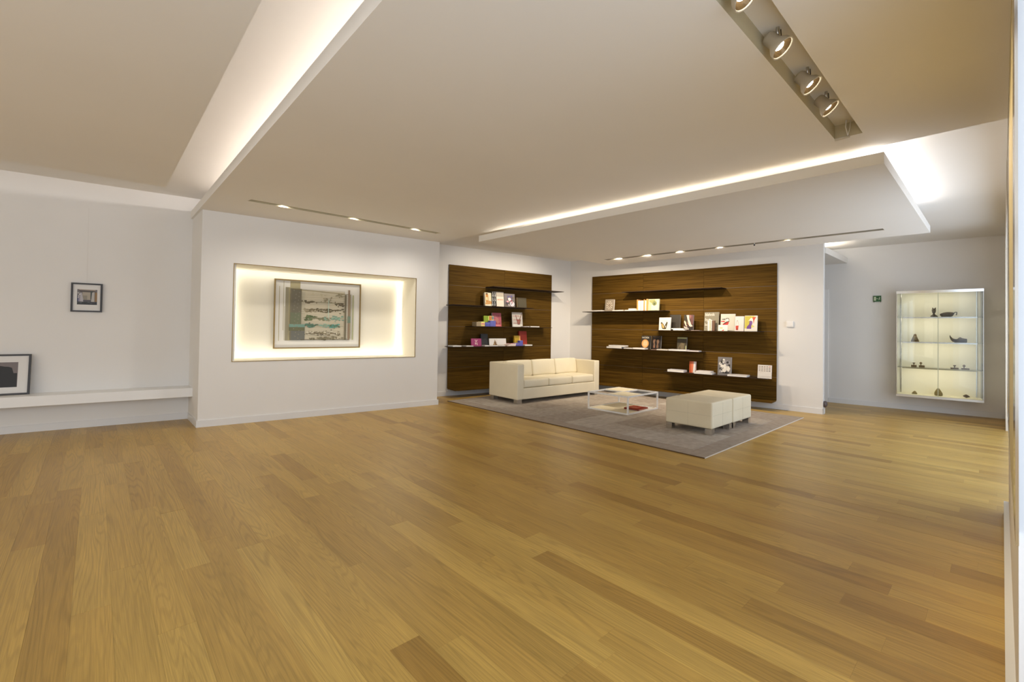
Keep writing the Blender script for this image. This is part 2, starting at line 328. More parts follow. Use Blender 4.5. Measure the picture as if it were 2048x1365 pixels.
# ------------------------------------------------------------------ ceilings
slab('ceiling',[(.90,7.35),(.865,-.35),(4.295,-.35),(4.13,6.30),(4.10,6.7),(2.5,6.8)],
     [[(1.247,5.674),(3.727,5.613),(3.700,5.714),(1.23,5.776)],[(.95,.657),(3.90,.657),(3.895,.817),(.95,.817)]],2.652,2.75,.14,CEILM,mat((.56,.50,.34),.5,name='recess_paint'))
struct(bbox('ceiling',(-5,4.2,-.4,8.0,2.93,2.98),CEILM))
bm=bmesh.new(); prism(bm,[(-5,6.1),(-5,-.4),(.494,-.4),(.50,5.81)],2.65,2.70); struct(obj('ceiling',bm,CEILM))
struct(bbox('ceiling',(4.05,10.3,-.4,7.2,2.78,2.83),CEILM))
bm=bmesh.new(); prism(bm,[(8.43,1.878),(9.90,1.878),(9.75,4.5),(8.2,4.5)],2.515,2.61); struct(obj('ceiling_passage',bm,CEILM))
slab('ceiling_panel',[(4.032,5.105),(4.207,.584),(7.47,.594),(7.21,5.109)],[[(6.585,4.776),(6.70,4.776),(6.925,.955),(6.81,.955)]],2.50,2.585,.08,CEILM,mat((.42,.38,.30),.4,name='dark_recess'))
# ------------------------------------------------------------------ door casing in the passage
bm=bmesh.new()
for a in ((-.075,-.005,-.02,0,0,2.055),(-1.0,-.93,-.02,0,0,2.055),(-.93,-.075,-.02,0,1.985,2.055)): box(bm,*a)
d1=struct(place(obj('door_1',bm,WHITEL),FD,0,0)); obj('door_leaf',B(-.93,-.075,-.008,0,0.01,1.985),WHITEL,d1)
hb=bmesh.new(); tube(hb,[(-.86,-.05,1.02),(-.74,-.05,1.02)],.009); tube(hb,[(-.86,-.008,1.02),(-.86,-.05,1.02)],.009); obj('door_handle',hb,BRUSHED,d1,smooth=True)
bm=bmesh.new(); lathe(bm,[(.045,0),(.05,.012),(.05,.03),(.03,.045),(0.004,.05)],20)
ds=obj('door_stop',bm,mat((.10,.075,.07),.5,name='rubber'),smooth=True); ds.location=FC.pt(FC.L+.001,-.08,.15); ds.rotation_euler=(math.pi/2,0,0); tag(ds,'small round dark rubber bumper low on the end of the white wall','door stop')
# ------------------------------------------------------------------ shelving panels
ROW=.3775
def shelf_wall(F,s0,s1,cols,z0,shelves,label,top):
    t=thing('wood_shelving_panel',label,'shelving',F.pt(0,0,0),F.rz)
    W=(s1-s0)/cols; rw=(top-z0)/6
    obj('backing_board',B(s0+.01,s1-.01,-.012,-.001,z0+.01,top-.01),mat((.02,.012,.006),.6),t)
    for r in range(6):
        for c in range(cols): obj('board',B(s0+c*W+(.0015 if c else 0),s0+(c+1)*W-.0015,-.032,-.012,z0+r*rw+(.002 if r else 0),z0+(r+1)*rw-.002),WENGE,t)
    bs=obj('bottom_shelf',B(s0,s1,-.345,-.032,z0-.012,z0+.006),WENGE,t)
    for a,b,z in shelves:
        o=obj('shelf',B(a,b,-.33,-.033,z-.010,z),DARKMET,t)
    for r in range(1,6): obj('rail',B(s0,s1,-.0335,-.030,z0+r*rw-.0016,z0+r*rw+.0016),mat((.16,.13,.10),.5),t)
    return t
shelf_wall(FB,.185,2.655,2,.138,[(.973,2.742,2.055),(.125,1.94,1.675),(.54,2.43,1.29),(.114,1.941,.915)],'dark wood wall panel behind the sofa with four staggered thin shelves',2.425)
shelf_wall(FC,.582,4.072,3,.145,[(1.44,3.29,2.015),(.53,2.29,1.635),(2.06,3.883,1.266),(1.11,2.95,.894),(2.30,4.00,.51)],'wide dark wood wall panel behind the ottomans with five staggered thin shelves',2.395)
# ------------------------------------------------------------------ books
SZ={'S2':1.675,'S3':1.29,'S4':.915,'C2':1.635,'C3':1.266,'C4':.894,'C5':.51}
c_=s2l
W_=c_(225,218,208); K_=c_(38,34,30)
def quadart(bm,polys,w,h,mats):
    for i,(col,pts) in enumerate(polys):
        if col not in mats: mats.append(col)
        y=-.0006*(1+i*.12)
        vv=[bm.verts.new((u*w,y,v*h)) for u,v in pts]
        try: bm.faces.new(vv).material_index=mats.index(col)
        except ValueError: pass
def rc(a,b,c,d): return [(a,b),(c,b),(c,d),(a,d)]
def ell(cx,cy,rx,ry,n=16): return [(cx+rx*math.cos(6.2832*k/n),cy+ry*math.sin(6.2832*k/n)) for k in range(n)]
def book(sh,s,wd,ht,off,th,cover,label,art=(),spine=None,group=None,lean=6,name='book',txt=(),yaw=0,zoff=0,pages=None):
    F=FB if sh[0]=='S' else FC
    ln=math.radians(lean); hh=ht/math.cos(ln) if lean else ht
    t=thing(name,label,'book',F.pt(s,off,SZ[sh]+zoff+.0005),F.rz+math.radians(yaw),group,lean=0)
    t.rotation_euler=(-ln,0,F.rz+math.radians(yaw))
    cm=mat(cover,.45); sm=mat(spine,.45) if spine else cm; c=.003
    bm=bmesh.new(); box(bm,0,wd,0,c,0,hh); box(bm,0,wd,th-c,th,0,hh); box(bm,0,c,c,th-c,0,hh,mi=1); obj('cover',bm,[cm,sm],t)
    obj('page_block',B(c,wd-.004,c,th-c,.003,hh-.004),mat(pages,.7) if pages else PAPER,t)
    if art:
        ms=[]; bm=bmesh.new(); quadart(bm,art,wd,hh,ms); obj('cover_print',bm,[mat(m_,.5) for m_ in ms],t)
    for s_,sz,cl,u,v,ww in txt: text('cover_lettering',s_,sz,mat(cl,.5),t,(u*wd,-.0014,v*hh),ww*wd if ww else None)
    return t
def flat(sh,s,wd,zt,dp,th,cover,label,zoff=0,yaw=0,off=.315,group=None,name='book'):
    F=FB if sh[0]=='S' else FC
    t=thing(name,label,'book',F.pt(s,off,SZ[sh]+zoff+.0005),F.rz+math.radians(yaw),group)
    cm=mat(cover,.45); c=.0025
    bm=bmesh.new(); box(bm,0,wd,0,dp,0,c); box(bm,0,wd,0,dp,th-c,th); box(bm,0,wd,dp-.003,dp,c,th-c); obj('cover',bm,cm,t)
    obj('page_block',B(.002,wd-.002,.002,dp-.003,c,th-c),PAPER,t); return t
OR=c_(214,146,78); rnd=random.Random(3)
def blobs(cols,n,sx=.16,sy=.14,seed=1,x0=.05,x1=.95,y0=.05,y1=.95):
    r=random.Random(seed); out=[]
    for k in range(n):
        rx,ry=sx*r.uniform(.3,1),sy*r.uniform(.3,1); cx=r.uniform(x0+rx,x1-rx) if x1-x0>2*rx else (x0+x1)/2; cy=r.uniform(y0+ry,y1-ry) if y1-y0>2*ry else (y0+y1)/2
        a=r.uniform(0,6); pts=[]
        for j in range(7): q_=.6+.4*r.random(); pts.append((min(.99,max(.01,cx+rx*q_*math.cos(a+j*.9))),min(.99,max(.01,cy+ry*q_*math.sin(a+j*.9)))))
        out.append((r.choice(cols),pts))
    return out
# back panel, top shelf
book('S2',.867,.172,.262,.20,.05,c_(226,214,176),'hardback with an amber-lit photo cover, leftmost on the upper shelf behind the sofa',
     [(c_(222,212,176),rc(.05,.02,.97,.98)),(c_(196,128,40),rc(.12,.32,.45,.86)),(c_(250,230,180),ell(.27,.55,.09,.14)),(c_(205,150,84),[(.05,.1),(.97,.2),(.97,.36),(.5,.42),(.05,.25)]),(c_(240,232,210),rc(.05,.02,.7,.13)),(c_(90,50,20),rc(.12,.86,.4,.96))],spine=c_(205,190,170))
for k,(dx,lab) in enumerate(((1.018,'thick black spine lettered in white, just right of the amber-lit photo book'),(1.066,'black and white lettered spine wedged against the cream book with orange lettering'))):
    F=FB; t=thing('book',lab,'book',F.pt(dx,.20,SZ['S2']+.0005),F.rz)
    obj('cover',B(0,.044,0,.20,0,.285),mat(K_,.45),t); obj('page_block',B(.004,.040,.004,.199,.284,.287),PAPER,t)
    bm=bmesh.new()
    for j in range(9): box(bm,.010+.004*(j%2),.034-.005*((j*7)%3),-.0008,0,.02+j*.029,.040+j*.029-.003*(j%3))
    obj('spine_lettering',bm,PAPER,t)
book('S2',1.128,.176,.292,.20,.04,c_(228,216,196),'cream hardback with orange lettering across its middle, on the upper shelf behind the sofa',
     [(c_(190,178,160),rc(.02,.68,.98,.99)),(c_(232,222,204),rc(.02,.02,.98,.68))],spine=K_,txt=[('asiano',.05,c_(214,120,50),.12,.44,.76)])
book('S2',1.317,.253,.268,.20,.03,c_(128,118,116),'grey-mauve book with a collage of flowers and faces on the cover',
     blobs([c_(225,215,222),c_(84,72,84),c_(150,80,90),c_(96,92,140),c_(110,100,80),c_(235,228,226)],26,.2,.18,5)+[(c_(232,226,230),ell(.72,.25,.22,.18)),(c_(170,80,90),ell(.72,.34,.06,.05)),(c_(90,90,140),ell(.62,.25,.05,.04)),(c_(225,170,175),ell(.3,.42,.12,.07))])
book('S2',1.608,.250,.205,.20,.03,c_(74,64,44),'dark olive-brown book at the right end of the upper shelf behind the sofa',[(c_(86,78,58),rc(.18,.03,.97,.86)),(c_(150,118,70),rc(.04,.02,.07,.98))],spine=c_(90,60,30))
# back panel, middle shelf
def cube_book(sh,s,wd,ht,off,dp,col,label,bands=(),zoff=0,group=None):
    F=FB if sh[0]=='S' else FC
    t=thing('booklet_stack' if False else 'book',label,'book',F.pt(s,off,SZ[sh]+zoff+.0005),F.rz,group)
    obj('cover',B(0,wd,0,dp,0,ht),mat(col,.5),t); obj('page_block',B(.003,wd-.003,.003,dp-.003,ht-.001,ht+.001),PAPER,t)
    if bands:
        ms=[]; bm=bmesh.new(); quadart(bm,bands,wd,ht,ms); obj('cover_print',bm,[mat(m_,.5) for m_ in ms],t)
BL=c_(88,92,176); BL2=c_(120,124,196)
cube_book('S3',.648,.098,.079,.26,.16,c_(172,152,120),'small tan book standing at the left end of the middle shelf behind the sofa',[(c_(150,130,100),rc(k/6+.02,.03,k/6+.05,.97)) for k in range(6)])
cube_book('S3',.747,.083,.088,.26,.12,c_(236,226,130),'small yellow book with a pink band, beside the tan one on the middle shelf',[(c_(232,130,150),rc(.08,.38,.95,.64)),(c_(240,200,130),rc(.05,.05,.95,.2))])
book('S3',.864,.118,.203,.185,.03,c_(150,170,44),'lime green book standing behind small blue ones on the middle shelf',[(c_(132,156,30),rc(.05,.03,.8,.97)),(c_(226,226,120),rc(.86,.1,.99,.97))])
book('S3',.988,.100,.205,.185,.03,c_(226,190,120),'narrow book with patchwork stripes of orange, yellow and teal on the middle shelf',[(c_(190,80,40),rc(.02,.6,.3,.97)),(c_(200,206,90),rc(.3,.62,.5,.97)),(c_(160,100,60),rc(.4,.64,.66,.96)),(c_(110,150,160),rc(.66,.66,.98,.97)),(c_(240,190,110),rc(.02,.02,.3,.6)),(c_(234,140,90),rc(.3,.02,.6,.6)),(c_(170,220,210),rc(.62,.02,.84,.6)),(c_(240,130,90),rc(.84,.02,.98,.6))])
cube_book('S3',.832,.110,.076,.27,.08,BL,'small blue box-like book in front of the lime green one',[(BL2,rc(.1,.7,.95,.8)),(BL2,rc(.55,.1,.6,.7))])
cube_book('S3',.945,.122,.111,.27,.08,c_(98,102,184),'slightly taller blue book with pale stripes in front of the patchwork-striped one',[(BL2,rc(k*.19+.06,.05,k*.19+.1,.97)) for k in range(5)])
book('S3',1.081,.204,.268,.15,.035,c_(178,88,100),'rose pink book with faded pattern leaning on the middle shelf behind the sofa',blobs([c_(196,112,122),c_(166,76,90),c_(190,120,110)],10,.25,.2,9)+[(c_(214,96,104),rc(.05,.02,.97,.16))]+[(c_(240,190,190),rc(.1+k*.13,.06,.18+k*.13,.13)) for k in range(6)],spine=c_(230,224,220))
book('S3',1.501,.250,.290,.22,.02,c_(196,188,180),'grey cover book with a large brown V-shaped drawing and red lettering',
     [(c_(226,222,214),rc(.03,.02,.97,.18)),(c_(118,84,70),[(.3,.82),(.36,.82),(.56,.3),(.50,.25)]),(c_(118,84,70),[(.93,.97),(.97,.92),(.62,.25),(.56,.3)]),(c_(104,66,54),[(.4,.5),(.85,.52),(.72,.16),(.5,.16)]),(c_(150,96,84),[(.46,.45),(.8,.48),(.68,.2),(.54,.2)])],
     txt=[('LUCIA',.04,c_(168,70,66),.10,.70,.62),('25 YEARS',.04,c_(168,70,66),.10,.44,.6),('IN SHOW',.03,c_(168,70,66),.12,.22,.45)])
flat('S3',1.700,.150,0,.16,.016,c_(92,54,60),'thin dark plum book lying flat right of the V cover book')
flat('S3',1.872,.232,0,.17,.020,c_(226,220,210),'white book lying flat at the right end of the middle shelf behind the sofa')
# back panel, lower shelf
flat('S4',.135,.175,0,.20,.022,c_(226,220,210),'white book lying flat at the far left end of the lower shelf behind the sofa')
flat('S4',.408,.150,0,.20,.016,c_(222,216,206),'thin white book lying flat just left of the magenta book')
book('S4',.559,.216,.145,.24,.02,c_(156,52,104),'small magenta landscape book with a cream squiggle on its cover',[(c_(170,66,118),rc(.03,.04,.1,.96)),(c_(226,190,190),[(.34,.84),(.4,.86),(.46,.66),(.56,.84),(.62,.8),(.52,.58),(.42,.58)]),(c_(226,190,190),[(.36,.5),(.44,.54),(.48,.3),(.42,.2),(.36,.3)]),(c_(226,190,190),[(.5,.52),(.58,.5),(.62,.14),(.55,.16)])])
book('S4',.823,.157,.232,.15,.035,c_(36,32,28),'black book with a tiny pale emblem standing behind the magenta one',[(c_(84,82,76),[(.56,.6),(.6,.66),(.63,.6),(.6,.48)])])
flat('S4',.805,.095,0,.14,.022,c_(196,184,168),'small pale tan book lying flat at the foot of the black book')
flat('S4',.905,.200,0,.13,.018,c_(226,220,212),'white booklet lying flat in front of the wide white book with a tower drawing')
flat('S4',1.110,.160,0,.13,.018,c_(170,150,120),'thin tan booklet lying flat under the right half of the wide white book')
book('S4',.997,.391,.145,.17,.02,c_(214,208,204),'wide white landscape book with a brown tower drawing',[(c_(222,218,214),rc(.01,.02,.44,.98)),(c_(226,222,219),rc(.46,.02,.99,.98)),(c_(140,110,70),[(.22,.08),(.46,.08),(.46,.2),(.41,.3),(.41,.48),(.37,.6),(.33,.88),(.30,.6),(.27,.48),(.26,.3),(.22,.2)]),(c_(200,160,110),rc(.29,.2,.33,.3)),(c_(100,76,50),rc(.34,.1,.38,.4)),(c_(90,66,40),rc(.3,.48,.37,.52))])
for k,(dx,wd,cl,lab) in enumerate(((1.318,.197,c_(226,160,120),'orange edged booklet, lowest of the fanned pile left of the yellow book'),(1.345,.175,c_(222,206,186),'cream booklet in the middle of the fanned pile left of the yellow book'),(1.395,.13,c_(228,130,130),'pink booklet topmost of the fanned pile left of the yellow book'))):
    flat('S4',dx,wd,0,.16,.016,cl,lab,zoff=k*.017)
book('S4',1.587,.150,.200,.18,.045,c_(186,152,36),'mustard yellow book with an orange edge on the lower shelf',[(c_(240,200,130),rc(.8,.02,.88,.98)),(c_(228,130,80),rc(.88,.02,.99,.98))])
book('S4',1.755,.190,.292,.12,.04,c_(154,44,22),'tall plain brick red book on the lower shelf behind the sofa',[])
cube_book('S4',1.525,.108,.058,.28,.07,c_(92,84,168),'low blue-violet book in front of the yellow book',[(c_(150,140,200),rc(.1,.45,.9,.58))])
cube_book('S4',1.636,.082,.105,.275,.07,c_(84,84,170),'blue book with pale stripes standing in front of the red one',[(BL2,rc(k*.28+.1,.05,k*.28+.18,.97)) for k in range(3)])
flat('S4',1.755,.185,0,.2,.024,c_(226,220,210),'white book lying flat at the right end of the lower shelf behind the sofa',off=.30)
# right panel, upper shelf
flat('C2',.690,.30,0,.2,.026,c_(206,192,166),'beige book lying flat at the left end of the upper shelf on the right panel')
book('C2',1.011,.200,.246,.24,.035,c_(158,146,130),'grey square book with a pale starburst flower on its cover',
     [(c_(226,214,196),ell(.5+.30*math.cos(a),.5+.30*math.sin(a),.05,.05,8)) for a in [k*.6283 for k in range(10)]]+[(c_(214,200,180),ell(.5+.17*math.cos(a),.5+.17*math.sin(a),.05,.05,8)) for a in [k*.7854 for k in range(8)]]+[(c_(110,84,66),ell(.5,.5,.09,.08)),(c_(226,210,190),ell(.5,.5,.04,.04))])
flat('C2',1.220,.235,0,.2,.022,c_(226,218,198),'cream book lying flat right of the starburst cover book',off=.31)
flat('C2',1.500,.24,0,.2,.020,c_(228,222,200),'cream book lying flat, lower of two left of the orange and white spines')
flat('C2',1.575,.13,0,.17,.026,c_(236,230,216),'small white book on top of the cream one left of the orange and white spines',zoff=.0205)
for s_,wd,ht,col,lab in ((1.715,.026,.218,OR,'slim orange-tan spine, leftmost of the upright row beside the pale green cover'),(1.742,.055,.196,c_(232,226,214),'thick white book between the first orange spine and another white one'),(1.802,.052,.196,c_(228,222,212),'thick white book just left of the middle orange spine'),(1.856,.024,.216,OR,'slim orange spine in the middle of the upright row between white books'),(1.881,.028,.198,c_(230,224,214),'slim white book just left of the last orange spine'),(1.910,.030,.226,c_(222,158,90),'last orange spine, beside the pale green painted cover')):
    F=FC; t=thing('book',lab,'book',F.pt(s_,.24,SZ['C2']+.0005),F.rz); obj('cover',B(0,wd-.001,0,.17,0,ht),mat(col,.5),t); obj('page_block',B(.003,wd-.004,.002,.168,ht-.001,ht+.001),PAPER,t)
book('C2',1.943,.215,.222,.24,.03,c_(176,182,150),'pale green book with a soft mossy painted spot on its cover',[(c_(150,150,90),[(.05,.9),(.6,.97),(.7,.7),(.4,.6),(.15,.75)]),(c_(200,206,180),rc(.3,.05,.9,.5)),(c_(120,124,76),ell(.58,.62,.2,.2)),(c_(76,86,46),ell(.58,.58,.09,.09)),(c_(196,202,176),rc(.8,.05,.96,.9))],spine=OR)
# right panel, middle shelf
book('C3',2.171,.223,.237,.26,.018,c_(214,208,202),'white square book showing a pair of olive high heels forming a V',
     [(c_(66,60,20),[(.14,.58),(.22,.66),(.40,.46),(.46,.30),(.60,.28),(.64,.24),(.62,.1),(.5,.08),(.32,.1),(.24,.22),(.2,.42)]),(c_(66,60,20),[(.46,.3),(.66,.68),(.74,.60),(.64,.16),(.52,.12)]),(c_(196,158,90),[(.2,.52),(.28,.52),(.46,.26),(.44,.16),(.3,.2),(.26,.36)]),(c_(214,208,202),[(.55,.34),(.6,.38),(.6,.22),(.54,.22)]),(c_(176,160,156),rc(.12,.72,.78,.735)),(c_(190,170,166),rc(.12,.77,.7,.78))])
book('C3',2.320,.200,.290,.14,.03,c_(44,38,28),'plain black book standing behind the white book with the high heels',[])
flat('C3',2.413,.215,0,.17,.018,c_(226,220,212),'white booklet lying flat in front of the plain black book',zoff=.021,off=.27)
flat('C3',2.46,.215,0,.17,.020,c_(206,202,196),'grey-white book lying flat beneath the booklet in front of the plain black book',off=.31)
book('C3',2.618,.172,.285,.22,.03,c_(60,36,30),'dark red-brown book with pale legs in high heels on its cover',
     [(c_(40,34,16),rc(.02,.55,.35,.98)),(c_(214,196,180),[(.26,.98),(.54,.98),(.56,.72),(.82,.36),(.96,.28),(.72,.24),(.58,.30),(.44,.56)]),(c_(222,200,170),[(0.02,.56),(.1,.64),(.24,.52),(.28,.34),(.4,.3),(.24,.28),(.14,.4)]),(c_(150,96,90),[(.6,.98),(.78,.98),(.66,.66)]),(c_(96,56,54),rc(.74,.4,.98,.98)),(c_(28,22,18),rc(.02,.02,.98,.22)),(c_(226,190,130),[(.3,.6),(.36,.52),(.52,.38),(.56,.34),(.44,.42)])],
     txt=[('Style',.05,c_(235,225,215),.06,.15,.34),('Classic',.05,c_(235,225,215),.06,.06,.5)])
flat('C3',2.785,.15,0,.12,.008,c_(170,150,140),'very thin pale leaflet lying flat left of the grey lettered book',off=.31)
book('C3',2.959,.243,.330,.16,.03,c_(128,122,102),'large grey-green book reading blahnik by boman in white letters',
     [(c_(222,214,200),rc(.06,.145,.92,.155)),(c_(222,214,200),rc(.02,.04,.2,.05))],
     txt=[('blahnik',.075,c_(232,226,214),.06,.80,.66),('by',.075,c_(232,226,214),.07,.53,.20),('boman',.075,c_(232,226,214),.06,.26,.62)],spine=c_(150,144,128))
for s_,wd,col,lab in ((3.050,.028,c_(232,226,218),'white upright booklet standing leftmost in front of the grey lettered book'),(3.082,.018,c_(236,222,190),'thin cream upright booklet, second in the small row in front of the grey lettered book'),(3.106,.015,c_(232,228,222),'thin white upright booklet, third in the small row in front of the grey lettered book'),(3.126,.040,c_(112,82,62),'brown upright booklet, last in the small row in front of the grey lettered book')):
    F=FC; t=thing('book',lab,'book',F.pt(s_,.24,SZ['C3']+.0005),F.rz); obj('cover',B(0,wd-.002,0,.05,0,.18),mat(col,.5),t); obj('page_block',B(.002,wd-.004,.002,.048,.179,.1812),PAPER,t)
bm=bmesh.new(); loft(bm,[(-.018,.0,.004,.003),(-.012,-.004,.014,.012),(.004,-.006,.02,.014),(.02,-.004,.012,.009),(.045,-.012,-.004,.004),(.06,-.018,-.012,.003)],10)
fg=obj('figurine',bm,mat(c_(230,222,214),.4),smooth=True); fg.location=FC.pt(3.072,.215,SZ['C3']+.1815+.008); fg.rotation_euler=(0,0,FC.rz); tag(fg,'tiny white ornament perched on the upright booklets in front of the grey book','ornament')
book('C3',3.234,.232,.296,.16,.03,c_(204,200,186),'pale grey book with a drawing of a red and black high heel',
     [(c_(190,44,42),[(.1,.3),(.2,.44),(.44,.56),(.6,.52),(.5,.32),(.3,.26)]),(c_(190,44,42),[(.02,.58),(.28,.6),(.3,.52),(.02,.54)]),(c_(50,40,30),[(.16,.33),(.3,.5),(.5,.56),(.64,.62),(.6,.55),(.44,.5),(.26,.40)]),(c_(50,40,30),[(.08,.7),(.34,.72),(.32,.66),(.1,.67)]),(c_(60,50,44),[(.34,.70),(.42,.76),(.56,.76),(.62,.66),(.58,.66),(.54,.73),(.44,.73),(.38,.68)]),(c_(236,234,226),[(.36,.66),(.5,.7),(.54,.6),(.42,.58)])])
book('C3',3.232,.152,.104,.27,.012,c_(232,226,218),'small white card with gold and red touches, in front of the red high heel book',[(c_(226,190,130),rc(.16,.4,.48,.6)),(c_(196,70,50),[(.4,.1),(.6,.25),(.62,.05),(.44,.03)])])
book('C3',3.479,.138,.252,.20,.02,c_(226,216,212),'white book with a drawing of a small red handbag',[(c_(190,66,46),[(.08,.36),(.42,.38),(.38,.08),(.12,.08)]),(c_(150,40,30),[(.12,.16),(.38,.16),(.36,.08),(.14,.08)]),(c_(170,160,150),[(.1,.38),(.12,.38),(.2,.68),(.3,.68),(.42,.38),(.44,.38),(.32,.72),(.18,.72)])])
book('C3',3.627,.192,.262,.20,.025,c_(226,222,212),'book with a purple boot drawn on a yellow and white cover',
     [(c_(196,182,70),rc(.02,.18,.5,.98)),(c_(214,206,110),[(.5,.2),(.8,.3),(.5,.5)]),(c_(206,196,90),[(.5,.98),(.8,.98),(.5,.7)]),(c_(110,66,140),[(.18,.16),(.2,.3),(.38,.46),(.4,.66),(.62,.66),(.62,.5),(.54,.34),(.54,.16)]),(c_(130,84,156),[(.4,.6),(.6,.6),(.56,.42)]),(c_(206,84,50),[(.6,.9),(.9,.92),(.76,.7),(.72,.46),(.68,.7)]),(c_(236,234,228),[(.3,.66),(.5,.86),(.64,.8),(.66,.55),(.56,.68),(.4,.68)])])
# right panel, lower middle shelf
flat('C4',1.102,.335,0,.2,.032,c_(196,192,188),'grey-white book lying flat, lower of two at the left end of its shelf')
flat('C4',1.150,.330,0,.2,.028,c_(206,200,198),'pale grey book lying flat, upper of two at the left end of its shelf',zoff=.0325)
flat('C4',1.480,.185,0,.16,.018,c_(206,200,196),'thin pale book lying flat between the two-book pile and the gold disc book')
flat('C4',1.676,.250,0,.14,.028,c_(218,208,206),'white book lying flat in front of the black book with the gold disc',off=.32)
book('C4',1.775,.195,.262,.17,.03,c_(44,38,30),'black book with a large copper-gold disc under a white title',[(c_(206,150,90),ell(.42,.42,.37,.31,24)),(c_(226,180,126),ell(.42,.42,.26,.24,20)),(c_(206,190,160),[(.26,.3),(.34,.6),(.40,.54),(.36,.28)]),(c_(206,190,160),[(.46,.28),(.48,.56),(.56,.58),(.58,.3)])],
     txt=[('THE SHOE',.04,c_(236,232,220),.06,.80,.74),('CHRISTINE',.014,c_(150,140,124),.26,.93,.4)])
book('C4',2.009,.178,.265,.20,.025,c_(30,20,15),'black book with a pair of brownish shoe soles on its cover',
     [(c_(118,90,70),[(.1,.56),(.16,.72),(.34,.78),(.38,.68),(.3,.5),(.36,.32),(.34,.14),(.18,.12),(.14,.26),(.2,.4)]),(c_(112,86,68),[(.56,.74),(.74,.72),(.8,.56),(.68,.4),(.74,.24),(.7,.12),(.52,.12),(.5,.26),(.58,.42),(.5,.64)]),(c_(140,96,74),ell(.26,.2,.08,.08)),(c_(30,20,15),ell(.45,.6,.05,.1)),(c_(128,70,56),ell(.24,.7,.04,.03)),(c_(120,70,56),ell(.66,.7,.04,.03))],
     txt=[('THE PERFECT FIT',.016,c_(120,96,76),.08,.91,.78),('OF SHOES',.016,c_(110,88,70),.22,.86,.5)])
flat('C4',2.043,.106,0,.1,.008,c_(140,110,90),'very thin tan leaflet lying flat below the shoe soles book',off=.31)
flat('C4',2.156,.212,0,.15,.018,c_(222,212,196),'cream booklet lying flat right of the shoe soles book')
flat('C4',2.380,.330,0,.16,.026,c_(206,202,210),'white book lying flat in front of the dark book with the pale green band')
book('C4',2.476,.178,.249,.16,.025,c_(62,54,38),'dark book with a pale green band across the top and murky brown figures',[(c_(160,160,110),rc(.02,.88,.98,.98)),(c_(92,80,58),[(.08,.2),(.4,.6),(.5,.58),(.3,.3),(.2,.16)]),(c_(98,86,62),[(.5,.6),(.78,.55),(.7,.1),(.4,.1),(.34,.36)]),(c_(110,98,72),[(.4,.62),(.66,.5),(.6,.42)]),(c_(140,140,100),[(.84,.02),(.98,.02),(.98,.4),(.86,.36)]),(c_(110,100,80),ell(.18,.1,.08,.03))])
flat('C4',2.712,.215,0,.14,.018,c_(198,186,190),'thin pinkish white book lying flat at the right end of its shelf')
# right panel, lowest shelf
flat('C5',2.364,.300,0,.17,.040,c_(208,206,214),'thick white book lying flat at the left end of the lowest shelf')
t=book('C5',2.722,.105,.204,.20,.06,c_(206,110,72),'orange and white boxed book standing on the lowest shelf',[(c_(186,84,44),rc(.02,.01,.34,.99)),(c_(214,122,86),rc(.34,.01,.72,.99)),(c_(226,222,222),[(.6,.01),(.99,.01),(.99,.99),(.74,.99)])],lean=3)
flat('C5',2.843,.310,0,.2,.026,c_(216,212,212),'white book lying flat, lower of two beside the orange book')
flat('C5',2.880,.245,0,.18,.026,c_(222,212,210),'cream-white book lying flat, upper of two beside the orange book',zoff=.0265)
BWc=[c_(226,222,214),c_(50,46,46),c_(150,146,150),c_(210,206,200),c_(30,28,28)]
book('C5',3.219,.218,.310,.24,.03,c_(120,116,116),'large book with a dense black and white illustrated cover',blobs(BWc,60,.13,.10,12)+[(c_(226,220,210),ell(.36,.5,.15,.08)),(c_(222,216,206),ell(.5,.28,.14,.11)),(c_(40,36,36),ell(.72,.72,.1,.05)),(c_(40,36,36),ell(.28,.72,.07,.05)),(c_(222,216,206),[(.66,.3),(.74,.5),(.84,.52),(.9,.3),(.8,.2)])],lean=5)
flat('C5',3.398,.300,0,.2,.028,c_(216,208,204),'white book lying flat at the foot of the black and white illustrated book',off=.32)
mk=[]
for r_i in range(4):
    for k in range(5): mk.append(([c_(90,70,60),c_(60,54,50),c_(120,90,66),c_(196,60,50)][3 if (r_i==0 and k==4) else (k*7+r_i*3)%3],[(.07+k*.18,.88-r_i*.11),(.12+k*.18,.91-r_i*.11),(.20+k*.18,.885-r_i*.11),(.21+k*.18,.865-r_i*.11),(.08+k*.18,.865-r_i*.11)]))
book('C5',3.845,.200,.215,.265,.02,c_(222,214,206),'white card with four rows of tiny shoes at the right end of the lowest shelf',mk+[(c_(190,180,172),rc(.08,.42,.5,.43)),(c_(196,188,178),rc(.03,.13,.97,.15))],lean=8)
# ------------------------------------------------------------------ pictures
def picture(F,s0,s1,z0,z1,off,fr,fd,frm,label,name,lean=0,mat_col=(.74,.72,.69)):
    t=thing(name,label,'picture',F.pt(s0,off,z0),F.rz); t.rotation_euler=(-math.radians(lean),0,F.rz); w,h=s1-s0,z1-z0
    bm=bmesh.new()
    for a in ((0,w,-fd,0,0,fr),(0,w,-fd,0,h-fr,h),(0,fr,-fd,0,fr,h-fr),(w-fr,w,-fd,0,fr,h-fr)): box(bm,*a)
    obj('frame',bm,frm,t); obj('mount',B(fr,w-fr,-fd*.45,-.001,fr,h-fr),mat(mat_col,.6),t); return t,w,h,-fd*.45
def printing(t,polys,x0,z0,w,h,y,name='print'):
    ms=[]; bm=bmesh.new()
    for i,(c,pts) in enumerate(polys):
        if c not in ms: ms.append(c)
        try: bm.faces.new([bm.verts.new((x0+u*w,y-.0005-.00003*i,z0+v*h)) for u,v in pts]).material_index=ms.index(c)
        except ValueError: pass
    return obj(name,bm,[mat(m_,.5) for m_ in ms],t)
